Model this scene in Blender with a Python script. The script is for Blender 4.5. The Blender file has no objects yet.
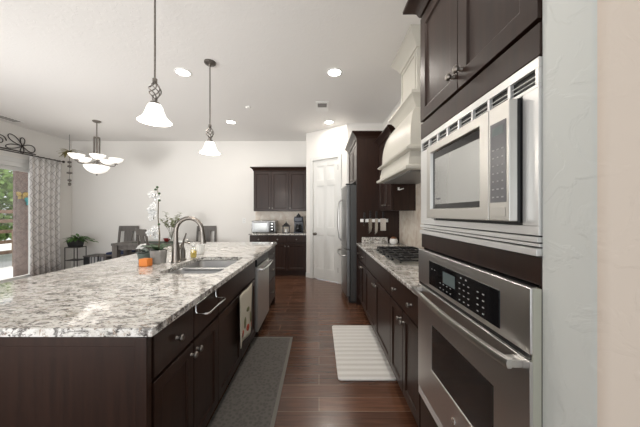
import bpy, bmesh, math, random
from mathutils import Vector, Matrix
random.seed(7)
R = math.radians
S = bpy.context.scene
COL = S.collection
PI = math.pi

# ------------------------------------------------------------------ camera, world, exposure
cam_d = bpy.data.cameras.new('camera'); cam_d.lens = 14.4; cam_d.sensor_width = 36
cam_d.shift_x = 1/640; cam_d.shift_y = -0.5/640; cam_d.clip_start = 0.05
cam = bpy.data.objects.new('camera', cam_d); COL.objects.link(cam)
cam.location = (0, 0, 1.36); cam.rotation_euler = (R(90), 0, 0)
S.camera = cam
W = bpy.data.worlds.new('world'); S.world = W; W.use_nodes = True
W.node_tree.nodes['Background'].inputs[0].default_value = (0.93, 0.97, 1.0, 1)
W.node_tree.nodes['Background'].inputs[1].default_value = 1.05
S.view_settings.view_transform = 'Standard'; S.view_settings.look = 'None'
S.view_settings.exposure = 0.46; S.view_settings.gamma = 1; S.view_settings.use_curve_mapping = False
CEIL = 3.05
sun_d = bpy.data.lights.new('sun', 'SUN'); sun_d.energy = 3.2; sun_d.angle = R(1.5); sun_d.color = (1, .96, .9)
sun = bpy.data.objects.new('sun', sun_d); COL.objects.link(sun); sun.rotation_euler = (R(-8), R(-32), 0)
def add_fill_light(name, loc, aim, energy, sx, sy, spread):
    """added soft fill, out of frame, aimed up to brighten ceiling and back wall"""
    d = bpy.data.lights.new(name, 'AREA'); d.shape = 'RECTANGLE'; d.size = sx; d.size_y = sy; d.energy = energy
    d.color = (1.0, 0.985, 0.96); d.spread = R(spread)
    o = bpy.data.objects.new(name, d); COL.objects.link(o); o.location = loc
    o.rotation_euler = (Vector(aim)-Vector(loc)).to_track_quat('-Z', 'Y').to_euler(); return o
add_fill_light('added_fill', (-1.6, -.8, 1.1), (-1.2, 2.9, 3.05), 20, 1.6, 1.2, 100)  # fill added behind the camera, lifts the dark ceiling
add_fill_light('added_fill', (-4.4, .9, 1.0), (-2.3, 4.9, 2.85), 31, 1.4, 1.0, 100)  # second added fill, out of view to the left, brightens the far end
LAMP_WARM = (1.0, 0.93, 0.84)
DOWNLIGHT_W = 6.5
PENDANT_E = 2.6

# ------------------------------------------------------------------ materials
def mat(name, col, rough=0.5, metal=0.0, coat=0.0, bump=0.0, bscale=40, var=0.0, vscale=6, stretch=(1,1,1), emit=None, estr=0.0, spec=0.5, coatr=0.08, aniso=0):
    m = bpy.data.materials.new(name); m.use_nodes = True
    nt = m.node_tree; b = nt.nodes['Principled BSDF']
    b.inputs['Base Color'].default_value = (*col, 1); b.inputs['Roughness'].default_value = rough
    b.inputs['Metallic'].default_value = metal; b.inputs['Coat Weight'].default_value = coat
    b.inputs['Coat Roughness'].default_value = coatr; b.inputs['Specular IOR Level'].default_value = spec
    tc = nt.nodes.new('ShaderNodeTexCoord'); mp = nt.nodes.new('ShaderNodeMapping')
    mp.inputs['Scale'].default_value = stretch; nt.links.new(tc.outputs['Object'], mp.inputs[0])
    n = nt.nodes.new('ShaderNodeTexNoise'); n.inputs['Scale'].default_value = vscale; n.inputs['Detail'].default_value = 4
    nt.links.new(mp.outputs[0], n.inputs['Vector'])
    if var > 0:
        r = nt.nodes.new('ShaderNodeValToRGB')
        r.color_ramp.elements[0].position = 0.3; r.color_ramp.elements[1].position = 0.7
        r.color_ramp.elements[0].color = (*[c*(1-var) for c in col], 1)
        r.color_ramp.elements[1].color = (*[min(1, c*(1+var)) for c in col], 1)
        nt.links.new(n.outputs['Fac'], r.inputs[0]); nt.links.new(r.outputs[0], b.inputs['Base Color'])
    if bump > 0:
        n2 = nt.nodes.new('ShaderNodeTexNoise'); n2.inputs['Scale'].default_value = bscale; n2.inputs['Detail'].default_value = 3
        nt.links.new(mp.outputs[0], n2.inputs['Vector'])
        bp = nt.nodes.new('ShaderNodeBump'); bp.inputs['Strength'].default_value = bump; bp.inputs['Distance'].default_value = 0.01
        nt.links.new(n2.outputs['Fac'], bp.inputs['Height']); nt.links.new(bp.outputs[0], b.inputs['Normal'])
    if emit:
        b.inputs['Emission Color'].default_value = (*emit, 1); b.inputs['Emission Strength'].default_value = estr
    return m

def granite():
    m = bpy.data.materials.new('granite'); m.use_nodes = True; nt = m.node_tree; L = nt.links
    b = nt.nodes['Principled BSDF']
    tc = nt.nodes.new('ShaderNodeTexCoord')
    def noise(scale, detail, st, rough=0.6, dist=0.0):
        mp = nt.nodes.new('ShaderNodeMapping'); mp.inputs['Scale'].default_value = st
        L.new(tc.outputs['Object'], mp.inputs[0])
        n = nt.nodes.new('ShaderNodeTexNoise'); n.inputs['Scale'].default_value = scale
        n.inputs['Detail'].default_value = detail; n.inputs['Roughness'].default_value = rough; n.inputs['Distortion'].default_value = dist
        L.new(mp.outputs[0], n.inputs['Vector']); return n.outputs['Fac']
    def ramp(fac, stops):
        r = nt.nodes.new('ShaderNodeValToRGB'); e = r.color_ramp.elements
        e[0].position, e[0].color = stops[0][0], (*stops[0][1], 1)
        e[1].position, e[1].color = stops[-1][0], (*stops[-1][1], 1)
        for p, c in stops[1:-1]:
            k = e.new(p); k.color = (*c, 1)
        L.new(fac, r.inputs[0]); return r.outputs[0]
    def mix(a, bb, f, mode='MIX'):
        x = nt.nodes.new('ShaderNodeMix'); x.data_type = 'RGBA'; x.blend_type = mode
        L.new(f, x.inputs[0])
        for s, v in ((6, a), (7, bb)):
            if isinstance(v, tuple): x.inputs[s].default_value = (*v, 1)
            else: L.new(v, x.inputs[s])
        return x.outputs[2]
    base = ramp(noise(9, 6, (0.8, 1.4, 1.4), .65, .8), [(0.32, (.30, .28, .25)), (0.44, (.56, .54, .50)), (0.56, (.72, .70, .67))])
    streak = ramp(noise(13, 10, (1.0, 2.3, 2.0), .74, 1.0), [(0.515, (0, 0, 0)), (0.555, (.75, .75, .75)), (0.63, (.97, .97, .97))])
    c = mix(base, (.085, .075, .07), streak)
    brown = ramp(noise(34, 6, (1, 1.6, 1), .7, .5), [(0.56, (0, 0, 0)), (0.63, (.75, .75, .75))])
    c = mix(c, (.26, .17, .11), brown)
    white = ramp(noise(30, 5, (1, 1.3, 1), .6), [(0.55, (0, 0, 0)), (0.62, (.8, .8, .8))])
    c = mix(c, (.72, .71, .69), white)
    speck = ramp(noise(58, 5, (1, 1.4, 1.2), .65, .4), [(0.57, (0, 0, 0)), (0.62, (.95, .95, .95))])
    c = mix(c, (.035, .028, .024), speck)
    L.new(c, b.inputs['Base Color']); b.inputs['Roughness'].default_value = 0.07
    b.inputs['Coat Weight'].default_value = 0.35; b.inputs['Coat Roughness'].default_value = 0.015
    return m

def planks():
    m = bpy.data.materials.new('wood_planks'); m.use_nodes = True; nt = m.node_tree; L = nt.links
    b = nt.nodes['Principled BSDF']; tc = nt.nodes.new('ShaderNodeTexCoord')
    br = nt.nodes.new('ShaderNodeTexBrick'); L.new(tc.outputs['Object'], br.inputs['Vector'])
    br.inputs['Scale'].default_value = 1; br.inputs['Brick Width'].default_value = 1.25; br.inputs['Row Height'].default_value = 0.135
    br.inputs['Mortar Size'].default_value = 0.0022; br.inputs['Mortar Smooth'].default_value = 0.2; br.offset = 0.37
    br.inputs['Color1'].default_value = (.085, .036, .020, 1); br.inputs['Color2'].default_value = (.155, .070, .040, 1)
    br.inputs['Mortar'].default_value = (.26, .17, .12, 1)
    mp = nt.nodes.new('ShaderNodeMapping'); mp.inputs['Scale'].default_value = (1.6, 26, 1); L.new(tc.outputs['Object'], mp.inputs[0])
    n = nt.nodes.new('ShaderNodeTexNoise'); n.inputs['Scale'].default_value = 2.2; n.inputs['Detail'].default_value = 7; n.inputs['Distortion'].default_value = .6
    L.new(mp.outputs[0], n.inputs['Vector'])
    r = nt.nodes.new('ShaderNodeValToRGB'); r.color_ramp.elements[0].position = .3; r.color_ramp.elements[1].position = .72
    r.color_ramp.elements[0].color = (.62, .62, .62, 1); r.color_ramp.elements[1].color = (1.25, 1.25, 1.25, 1); L.new(n.outputs['Fac'], r.inputs[0])
    x = nt.nodes.new('ShaderNodeMix'); x.data_type = 'RGBA'; x.blend_type = 'MULTIPLY'; x.inputs[0].default_value = 1
    L.new(br.outputs['Color'], x.inputs[6]); L.new(r.outputs[0], x.inputs[7]); L.new(x.outputs[2], b.inputs['Base Color'])
    bp = nt.nodes.new('ShaderNodeBump'); bp.inputs['Strength'].default_value = .25; bp.inputs['Distance'].default_value = .006
    mp2 = nt.nodes.new('ShaderNodeMapping'); mp2.inputs['Scale'].default_value = (2.5, 9, 1); L.new(tc.outputs['Object'], mp2.inputs[0])
    n2 = nt.nodes.new('ShaderNodeTexNoise'); n2.inputs['Scale'].default_value = 3; n2.inputs['Detail'].default_value = 3; L.new(mp2.outputs[0], n2.inputs['Vector'])
    L.new(n2.outputs['Fac'], bp.inputs['Height']); L.new(bp.outputs[0], b.inputs['Normal'])
    b.inputs['Roughness'].default_value = .22; b.inputs['Coat Weight'].default_value = .35; b.inputs['Coat Roughness'].default_value = .2
    return m

def plaster(name, col, strength=.35, scale=9):
    m = bpy.data.materials.new(name); m.use_nodes = True; nt = m.node_tree; L = nt.links
    b = nt.nodes['Principled BSDF']; b.inputs['Base Color'].default_value = (*col, 1); b.inputs['Roughness'].default_value = .7
    tc = nt.nodes.new('ShaderNodeTexCoord')
    n = nt.nodes.new('ShaderNodeTexNoise'); n.inputs['Scale'].default_value = scale; n.inputs['Detail'].default_value = 5; n.inputs['Distortion'].default_value = 1.2
    L.new(tc.outputs['Object'], n.inputs['Vector'])
    r = nt.nodes.new('ShaderNodeValToRGB'); r.color_ramp.elements[0].position = .50; r.color_ramp.elements[1].position = .56
    L.new(n.outputs['Fac'], r.inputs[0])
    bp = nt.nodes.new('ShaderNodeBump'); bp.inputs['Strength'].default_value = strength; bp.inputs['Distance'].default_value = .002
    L.new(r.outputs[0], bp.inputs['Height']); L.new(bp.outputs[0], b.inputs['Normal'])
    return m

def glass_mat(name, tint=(1, 1, 1), gl=.08, rough=.02):
    m = bpy.data.materials.new(name); m.use_nodes = True; nt = m.node_tree; L = nt.links
    for n in list(nt.nodes): nt.nodes.remove(n)
    o = nt.nodes.new('ShaderNodeOutputMaterial'); t = nt.nodes.new('ShaderNodeBsdfTransparent'); g = nt.nodes.new('ShaderNodeBsdfGlossy')
    t.inputs[0].default_value = (*tint, 1); g.inputs['Roughness'].default_value = rough
    x = nt.nodes.new('ShaderNodeMixShader'); x.inputs[0].default_value = gl
    L.new(t.outputs[0], x.inputs[1]); L.new(g.outputs[0], x.inputs[2]); L.new(x.outputs[0], o.inputs[0])
    return m

def lattice_fabric():
    m = bpy.data.materials.new('lattice_fabric'); m.use_nodes = True; nt = m.node_tree; L = nt.links
    b = nt.nodes['Principled BSDF']; tc = nt.nodes.new('ShaderNodeTexCoord')
    sp = nt.nodes.new('ShaderNodeSeparateXYZ')
    def M(op, a, c=None):
        n = nt.nodes.new('ShaderNodeMath'); n.operation = op
        for i, v in enumerate((a, c)):
            if v is None: continue
            if isinstance(v, (int, float)): n.inputs[i].default_value = v
            else: L.new(v, n.inputs[i])
        return n.outputs[0]
    L.new(tc.outputs['UV'], sp.inputs[0])
    y = M('MULTIPLY', sp.outputs[0], PI/.115); z = M('MULTIPLY', sp.outputs[1], PI/.17)
    a = M('ABSOLUTE', M('SINE', M('ADD', y, z))); c = M('ABSOLUTE', M('SINE', M('SUBTRACT', y, z)))
    mn = M('MINIMUM', a, c); f = M('LESS_THAN', mn, .16)
    x = nt.nodes.new('ShaderNodeMix'); x.data_type = 'RGBA'; L.new(f, x.inputs[0])
    x.inputs[6].default_value = (.70, .68, .66, 1); x.inputs[7].default_value = (.42, .40, .39, 1)
    L.new(x.outputs[2], b.inputs['Base Color']); b.inputs['Roughness'].default_value = .85
    return m

def checker_fabric(name, c1, c2, scale, rough=.9, bump=.4):
    m = bpy.data.materials.new(name); m.use_nodes = True; nt = m.node_tree; L = nt.links
    b = nt.nodes['Principled BSDF']; tc = nt.nodes.new('ShaderNodeTexCoord')
    v = nt.nodes.new('ShaderNodeTexVoronoi'); v.inputs['Scale'].default_value = scale; L.new(tc.outputs['Object'], v.inputs['Vector'])
    r = nt.nodes.new('ShaderNodeValToRGB'); r.color_ramp.elements[0].position = .25; r.color_ramp.elements[1].position = .6
    r.color_ramp.elements[0].color = (*c1, 1); r.color_ramp.elements[1].color = (*c2, 1)
    L.new(v.outputs['Distance'], r.inputs[0]); L.new(r.outputs[0], b.inputs['Base Color']); b.inputs['Roughness'].default_value = rough
    bp = nt.nodes.new('ShaderNodeBump'); bp.inputs['Strength'].default_value = bump; bp.inputs['Distance'].default_value = .004
    L.new(v.outputs['Distance'], bp.inputs['Height']); L.new(bp.outputs[0], b.inputs['Normal'])
    return m

def stripes_mat(name, c1, c2, period, axis=1, rough=.6, duty=.5):
    m = bpy.data.materials.new(name); m.use_nodes = True; nt = m.node_tree; L = nt.links
    b = nt.nodes['Principled BSDF']; tc = nt.nodes.new('ShaderNodeTexCoord')
    sp = nt.nodes.new('ShaderNodeSeparateXYZ'); L.new(tc.outputs['Object'], sp.inputs[0])
    n = nt.nodes.new('ShaderNodeMath'); n.operation = 'MULTIPLY'; n.inputs[1].default_value = 1/period; L.new(sp.outputs[axis], n.inputs[0])
    f = nt.nodes.new('ShaderNodeMath'); f.operation = 'FRACT'; L.new(n.outputs[0], f.inputs[0])
    r = nt.nodes.new('ShaderNodeValToRGB'); r.color_ramp.elements[0].position = duty-.06; r.color_ramp.elements[1].position = duty+.06
    r.color_ramp.elements[0].color = (*c1, 1); r.color_ramp.elements[1].color = (*c2, 1)
    L.new(f.outputs[0], r.inputs[0]); L.new(r.outputs[0], b.inputs['Base Color']); b.inputs['Roughness'].default_value = rough
    return m

def tile_mat():
    m = bpy.data.materials.new('travertine_tile'); m.use_nodes = True; nt = m.node_tree; L = nt.links
    b = nt.nodes['Principled BSDF']; tc = nt.nodes.new('ShaderNodeTexCoord')
    n = nt.nodes.new('ShaderNodeTexNoise'); n.inputs['Scale'].default_value = 9; n.inputs['Detail'].default_value = 6; n.inputs['Distortion'].default_value = .8
    L.new(tc.outputs['Object'], n.inputs['Vector'])
    r = nt.nodes.new('ShaderNodeValToRGB'); e = r.color_ramp.elements
    e[0].position = .3; e[1].position = .7; e[0].color = (.60, .50, .41, 1); e[1].color = (.80, .75, .67, 1)
    L.new(n.outputs['Fac'], r.inputs[0]); L.new(r.outputs[0], b.inputs['Base Color']); b.inputs['Roughness'].default_value = .45
    return m

M_WALL = plaster('wall_paint', (.78, .76, .725), .10, 12)
M_CEIL = plaster('ceiling_paint', (.82, .805, .785), .22, 14)
M_PILLAR = plaster('white_plaster', (.71, .73, .70), .38, 7)
M_BEIGE = plaster('beige_plaster', (.80, .68, .565), .38, 7)
M_FLOOR = planks()
M_GRAN = granite()
M_WOOD = mat('espresso_wood', (.023, .0098, .006), .40, coat=.24, coatr=.2, spec=.25, var=.25, vscale=5, stretch=(8, 8, .6))
M_WOODIN = mat('dark_recess', (.008, .005, .004), .8)
M_STEEL = mat('brushed_steel', (.68, .67, .66), .30, metal=1, bump=.06, bscale=60, stretch=(1, 1, 14))
M_STEELV = mat('brushed_steel_satin', (.64, .63, .60), .36, metal=1)
M_NICKEL = mat('brushed_nickel', (.22, .20, .18), .38, metal=1)
M_SINK = mat('sink_steel', (.40, .40, .40), .42, metal=1)
M_CHROME = mat('bright_steel', (.75, .75, .74), .15, metal=1)
M_TRIMSTEEL = mat('pale_steel_trim', (.80, .80, .79), .30, metal=.55)
M_FRIDGE = mat('fridge_steel', (.27, .27, .27), .30, metal=1)
M_HANDLE = mat('handle_steel', (.42, .41, .40), .3, metal=1)
M_FRSIDE = mat('fridge_side_grey', (.07, .07, .07), .45, metal=.3)
M_BLACK = mat('black_plastic', (.012, .012, .013), .35)
M_BGLASS = mat('black_glass', (.008, .008, .009), .08, spec=.4)
M_MIRG = mat('tinted_door_glass', (.50, .51, .50), .22, metal=.7)
M_OVGLASS = mat('oven_window_glass', (.022, .019, .018), .10, spec=.35)
M_IRON = mat('cast_iron', (.018, .018, .019), .55, bump=.2, bscale=90)
M_WIRON = mat('wrought_iron', (.035, .028, .024), .5)
M_PEWTER = mat('aged_pewter', (.16, .145, .13), .42, metal=.8, var=.3, vscale=60)
M_WHITE = mat('white_gloss_paint', (.70, .70, .68), .35)
M_CREAM = mat('cream_paint', (.58, .56, .50), .38)
M_SHADE = mat('frosted_shade', (.95, .93, .9), .4, emit=(1, .96, .90), estr=PENDANT_E*.4)
M_BOWL = mat('alabaster_shade', (.93, .90, .85), .4, emit=(1, .95, .88), estr=.5)
M_BULB = mat('downlight_lens', (1, 1, 1), .5, emit=(1, .97, .92), estr=14)
M_WHITEPL = mat('white_plastic', (.82, .82, .80), .4)
M_TILE = tile_mat()
M_RUG = checker_fabric('grey_rug', (.105, .096, .086), (.145, .133, .120), 42)
M_RUGB = mat('rug_border', (.21, .195, .175), .9, bump=.4, bscale=120)
M_MAT = stripes_mat('striped_mat', (.62, .60, .57), (.72, .705, .68), .075, 1, .7)
M_MATB = mat('mat_piping', (.60, .57, .52), .7)
M_CURT = lattice_fabric()
M_GLASS = glass_mat('window_glass')
M_BOTGL = glass_mat('bottle_glass', (.95, .97, .95), .15)
M_LEAF = mat('leaf', (.07, .16, .035), .45, var=.4, vscale=10)
M_DLEAF = mat('dark_leaf', (.025, .06, .02), .35, var=.3)
M_PLEAF = mat('pale_leaf', (.24, .27, .13), .6, var=.3)
M_BLEAF = mat('blue_green_leaf', (.085, .11, .095), .5, var=.3)
M_PETAL = mat('white_petal', (.50, .50, .49), .5)
M_STEM = mat('stem', (.10, .075, .04), .6)
M_CONC = mat('concrete_pot', (.25, .24, .225), .85, bump=.4, bscale=60, var=.15, vscale=20)
M_ORANGE = mat('orange_box', (.75, .23, .04), .5)
M_YELLOW = mat('yellow_soap', (.80, .58, .12), .3)
M_GREYW = mat('grey_stained_wood', (.105, .093, .083), .5, var=.25, vscale=5, stretch=(5, 5, .8))
M_BLUE = mat('navy_cushion', (.015, .025, .07), .85)
M_RED = mat('red_ceramic', (.30, .03, .03), .3)
M_TGREEN = mat('green_runner', (.05, .075, .055), .85)
M_TOWEL = mat('cream_towel', (.66, .61, .50), .95, bump=.4, bscale=200)
M_TRED = mat('towel_red', (.45, .08, .04), .95)
M_TGRN = mat('towel_green', (.20, .21, .10), .95)
M_POST = mat('weathered_panel', (.20, .145, .13), .8, var=.25, vscale=14, bump=.3, bscale=40)
M_FENCE = mat('fence_wood', (.20, .125, .08), .8, var=.3, vscale=6)
M_PATIO = mat('patio_concrete', (.62, .62, .60), .8, var=.08, vscale=3)
M_TEAL = mat('teal_enamel', (.03, .30, .32), .35)
M_GOLD = mat('mustard_enamel', (.45, .30, .06), .4)
M_PAPER = mat('white_paper', (.82, .82, .80), .8)
M_LCD = mat('lcd_display', (.07, .09, .09), .3, emit=(.45, .55, .55), estr=.05)
M_MARK = mat('panel_print', (.42, .42, .42), .5)
M_PANELG = mat('control_panel_grey', (.16, .16, .17), .25)
M_TURQ = mat('navy_plastic', (.012, .016, .03), .3)
M_DARKVENT = mat('vent_dark', (.20, .19, .18), .7)

# ------------------------------------------------------------------ mesh builder
class MB:
    def __init__(s): s.v = []; s.f = []
    def add(s, vs, fs):
        o = len(s.v); s.v += [tuple(v) for v in vs]; s.f += [tuple(i+o for i in f) for f in fs]; return s
    def box(s, x0, x1, y0, y1, z0, z1):
        vs = [(x0,y0,z0),(x1,y0,z0),(x1,y1,z0),(x0,y1,z0),(x0,y0,z1),(x1,y0,z1),(x1,y1,z1),(x0,y1,z1)]
        return s.add(vs, [(0,3,2,1),(4,5,6,7),(0,1,5,4),(1,2,6,5),(2,3,7,6),(3,0,4,7)])
    def loft(s, rings, close=True, cap=True):
        n = len(rings[0]); vs = [p for r in rings for p in r]; fs = []
        for k in range(len(rings)-1):
            for i in range(n if close else n-1):
                j = (i+1) % n; fs.append((k*n+i, k*n+j, (k+1)*n+j, (k+1)*n+i))
        if cap and close:
            fs.append(tuple(range(n-1, -1, -1))); fs.append(tuple((len(rings)-1)*n+i for i in range(n)))
        return s.add(vs, fs)
    def lathe(s, prof, o=(0,0,0), axis=(0,0,1), n=24, cap=True, squash=1):
        ax = Vector(axis).normalized(); u = ax.orthogonal().normalized(); w = ax.cross(u); o = Vector(o)
        rings = [[o + ax*h + (u*math.cos(2*PI*i/n) + w*math.sin(2*PI*i/n)*squash)*max(r, 1e-4) for i in range(n)] for r, h in prof]
        return s.loft(rings, cap=cap)
    def tube(s, pts, r, n=8, cap=True):
        pts = [Vector(p) for p in pts]; rs = r if isinstance(r, (list, tuple)) else [r]*len(pts); rings = []
        t = (pts[1]-pts[0]).normalized(); u = t.orthogonal().normalized()
        for i, p in enumerate(pts):
            a = pts[max(i-1, 0)]; b = pts[min(i+1, len(pts)-1)]; t = (b-a).normalized()
            u = (u - t*u.dot(t)).normalized(); w = t.cross(u)
            rings.append([p + (u*math.cos(2*PI*k/n) + w*math.sin(2*PI*k/n))*rs[i] for k in range(n)])
        return s.loft(rings, cap=cap)
    def prism(s, poly, h0, h1, axis=2):
        def P(a, b, h):
            return {2: (a, b, h), 1: (a, h, b), 0: (h, a, b)}[axis]
        return s.loft([[P(a, b, h0) for a, b in poly], [P(a, b, h1) for a, b in poly]])
    def sphere(s, c, r, n=12, sc=(1,1,1)):
        rings = []
        for k in range(n//2+1):
            th = PI*k/(n//2); rr = max(math.sin(th), 1e-3)
            rings.append([(c[0]+r*sc[0]*rr*math.cos(2*PI*i/n), c[1]+r*sc[1]*rr*math.sin(2*PI*i/n), c[2]-r*sc[2]*math.cos(th)) for i in range(n)])
        return s.loft(rings)
    def leaf(s, base, d, l, w, bend=.3, up=(0,0,1)):
        b = Vector(base); d = Vector(d).normalized(); sd = d.cross(Vector(up))
        sd = sd.normalized() if sd.length > 1e-3 else Vector((1,0,0)); nn = sd.cross(d)
        vs = []
        for t, ww in ((0, .12), (.3, .9), (.6, 1), (.85, .55), (1, .03)):
            p = b + d*l*t - nn*bend*l*t*t
            vs += [p - sd*w*ww/2 + nn*.08*w, p, p + sd*w*ww/2 + nn*.08*w]
        fs = []
        for k in range(4):
            fs += [(3*k, 3*k+1, 3*k+4, 3*k+3), (3*k+1, 3*k+2, 3*k+5, 3*k+4)]
        return s.add(vs, fs)
    def build(s, name, m, parent=None, bevel=0.0, smooth=True, seg=2, angle=35, solid=0, recalc=True):
        me = bpy.data.meshes.new(name); me.from_pydata(s.v, [], s.f)
        if recalc:
            bm = bmesh.new(); bm.from_mesh(me); bmesh.ops.recalc_face_normals(bm, faces=bm.faces); bm.to_mesh(me); bm.free()
        me.update()
        if smooth:
            for p in me.polygons: p.use_smooth = True
            me.set_sharp_from_angle(angle=R(angle))
        me.materials.append(m)
        o = bpy.data.objects.new(name, me); COL.objects.link(o)
        if parent: o.parent = parent
        if solid:
            md = o.modifiers.new('solid', 'SOLIDIFY'); md.thickness = solid; md.offset = 0
        if bevel:
            md = o.modifiers.new('bevel', 'BEVEL'); md.width = bevel; md.segments = seg; md.limit_method = 'ANGLE'; md.angle_limit = R(40)
            md.harden_normals = smooth
        return o

def BX(*a): return MB().box(*a)
def thing(name, label, cat, loc=(0,0,0), rz=0, group=None):
    o = bpy.data.objects.new(name, None); COL.objects.link(o); o.empty_display_size = .1
    o.location = loc; o.rotation_euler = (0, 0, R(rz)); return tag(o, label, cat, group)
def tag(o, label, cat, group=None, kind=None):
    o['label'] = label; o['category'] = cat
    if group: o['group'] = group
    if kind: o['kind'] = kind
    return o
def struct(o): o['kind'] = 'structure'; return o
def copy_tree(o, parent=None):
    c = o.copy(); COL.objects.link(c); c.parent = parent
    for ch in [x for x in bpy.data.objects if x.parent == o]: copy_tree(ch, c)
    return c
def lamp(name, kind, loc, energy, size=.1, col=LAMP_WARM, rot=(0,0,0), spread=None):
    d = bpy.data.lights.new(name, kind); d.energy = energy; d.color = col
    if kind == 'AREA':
        d.shape = 'DISK'; d.size = size
        if spread: d.spread = spread
    else: d.shadow_soft_size = size
    o = bpy.data.objects.new(name, d); COL.objects.link(o); o.location = loc; o.rotation_euler = rot
    return o

# ------------------------------------------------------------------ room shell
XL, XR, YB = -5.82, 1.20, 6.02
struct(BX(XL-.15, 6.0, -3.2, YB+.15, -.1, 0).build('floor', M_FLOOR))
struct(BX(XL-.15, 6.0, -3.2, YB+.15, CEIL, CEIL+.1).build('ceiling', M_CEIL))
struct(BX(XL-.15, -.15, YB, YB+.15, 0, CEIL).build('wall_back', M_WALL))
struct(BX(-.27, -.15, 5.45, YB, 0, CEIL).build('wall_pantry_side', M_WALL))
wl = MB().box(XL-.15, XL, 5.30, YB, 0, CEIL).box(XL-.15, XL, 3.2, 5.30, 2.33, CEIL).box(XL-.15, XL, -3.2, 3.2, 0, CEIL)
struct(wl.build('wall_left', M_WALL))
struct(BX(XR, XR+.12, .67, 4.83, 0, CEIL).build('wall_right', M_WALL))
struct(BX(.53, XR+.12, 4.83, 4.95, 0, CEIL).build('wall_fridge_return', M_WALL))
# wall end beside the oven cabinet: rounded plaster corner, greyish white on the end, beige on the living room face
me_pts = []
r_ = .022
poly = [(.585+r_*(1-math.sin(a)), .53+r_*(1-math.cos(a))) for a in [R(x) for x in range(0, 91, 15)]]
poly = poly + [(.585, .67), (XR+.12, .67), (6.0, .67), (6.0, .53)]
w_ = MB().prism(poly, 0, CEIL).build('wall_end', M_PILLAR)
w_.data.materials.append(M_BEIGE)
for p in w_.data.polygons:
    if p.normal.y < -.60: p.material_index = 1
struct(w_)

# pantry wall at an angle with its door
PW = bpy.data.objects.new('wall_pantry', None); COL.objects.link(PW); struct(PW)
PW.location = (-.27, 5.45, 0); PW.rotation_euler = (0, 0, math.atan2(-.62, .80))
PL = 1.012; D0, D1, DH = .19, .82, 2.44
MB().box(0, D0, 0, .12, 0, CEIL).box(D1, PL, 0, .12, 0, CEIL).box(D0, D1, 0, .12, DH, CEIL).build('plaster', M_WALL, PW)
DR = bpy.data.objects.new('door_1', None); COL.objects.link(DR); struct(DR)
DR.location = PW.location; DR.rotation_euler = PW.rotation_euler
ca = MB().box(D0-.075, D0, -.018, 0, 0, DH+.075).box(D1, D1+.075, -.018, 0, 0, DH+.075).box(D0, D1, -.018, 0, DH, DH+.075)
ca.build('casing', M_WHITE, DR, bevel=.004)

def panelled(x0, x1, z0, z1, yf, th, panels, rec=.010, slope=.012):
    """slab whose front (y=yf) has sunk panels; panels = list of (x0,x1,z0,z1)"""
    mb = MB()
    xs = sorted({x0, x1, *[p[0] for p in panels], *[p[1] for p in panels]})
    zs = sorted({z0, z1, *[p[2] for p in panels], *[p[3] for p in panels]})
    def inside(xa, xb, za, zb):
        return any(p[0] <= xa+1e-6 and xb <= p[1]+1e-6 and p[2] <= za+1e-6 and zb <= p[3]+1e-6 for p in panels)
    idx = {}
    def V(x, z):
        k = (round(x, 5), round(z, 5))
        if k not in idx: idx[k] = len(mb.v); mb.v.append((x, yf, z))
        return idx[k]
    for i in range(len(xs)-1):
        for j in range(len(zs)-1):
            if not inside(xs[i], xs[i+1], zs[j], zs[j+1]):
                mb.f.append((V(xs[i], zs[j]), V(xs[i+1], zs[j]), V(xs[i+1], zs[j+1]), V(xs[i], zs[j+1])))
    for a, b, c, d in panels:
        q = [V(a, c), V(b, c), V(b, d), V(a, d)]
        k = len(mb.v); s_ = slope
        mb.v += [(a+s_, yf+rec, c+s_), (b-s_, yf+rec, c+s_), (b-s_, yf+rec, d-s_), (a+s_, yf+rec, d-s_)]
        for t in range(4):
            u = (t+1) % 4; mb.f.append((q[t], q[u], k+u, k+t))
        mb.f.append((k, k+1, k+2, k+3))
    # sides and back
    bot = [V(x, z0) for x in xs]; top = [V(x, z1) for x in xs]; lf = [V(x0, z) for z in zs]; rt = [V(x1, z) for z in zs]
    k = len(mb.v); mb.v += [(x0, yf+th, z0), (x1, yf+th, z0), (x1, yf+th, z1), (x0, yf+th, z1)]
    mb.f.append(tuple(bot + [k+1, k])); mb.f.append(tuple(top[::-1] + [k+3, k+2]))
    mb.f.append(tuple(lf[::-1] + [k, k+3])); mb.f.append(tuple(rt + [k+2, k+1])); mb.f.append((k+3, k+2, k+1, k))
    return mb
dw = D1-D0; g = .004; a0, a1 = D0+g, D1-g; mid = (a0+a1)/2; st = .085
pn = []
for xa, xb in ((a0+st, mid-.035), (mid+.035, a1-st)):
    pn += [(xa, xb, .22, .92), (xa, xb, 1.06, 1.92), (xa, xb, 2.02, 2.32)]
panelled(a0, a1, .012, DH-g, .004, .035, pn, .014, .022).build('door_panel', M_WHITE, DR, bevel=.002)
kn = MB().lathe([(.028, 0), (.03, .004), (.012, .010), (.010, .035), (.026, .042), (.031, .055), (.026, .068), (.005, .072)], (a0+.06, .004, .93), (0, -1, 0), 20)
kn.build('door_knob', M_PEWTER, DR)
for hz in (.25, 1.25, 2.25):
    BX(a1-.012, a1+.006, -.004, .004, hz-.05, hz+.05).build('hinge', M_PEWTER, DR)

# baseboards
def bb(name, *a): struct(BX(*a).build(name, M_WHITE, bevel=.004))
bb('baseboard_back', XL, -1.50, YB-.014, YB, 0, .10)
bb('baseboard_left', XL, XL+.014, 5.37, YB, 0, .10)
bbp = MB().box(0, D0-.075, -.014, 0, 0, .10).box(D1+.075, PL, -.014, 0, 0, .10).build('baseboard_pantry', M_WHITE); struct(bbp)
bbp.location = PW.location; bbp.rotation_euler = PW.rotation_euler

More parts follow.
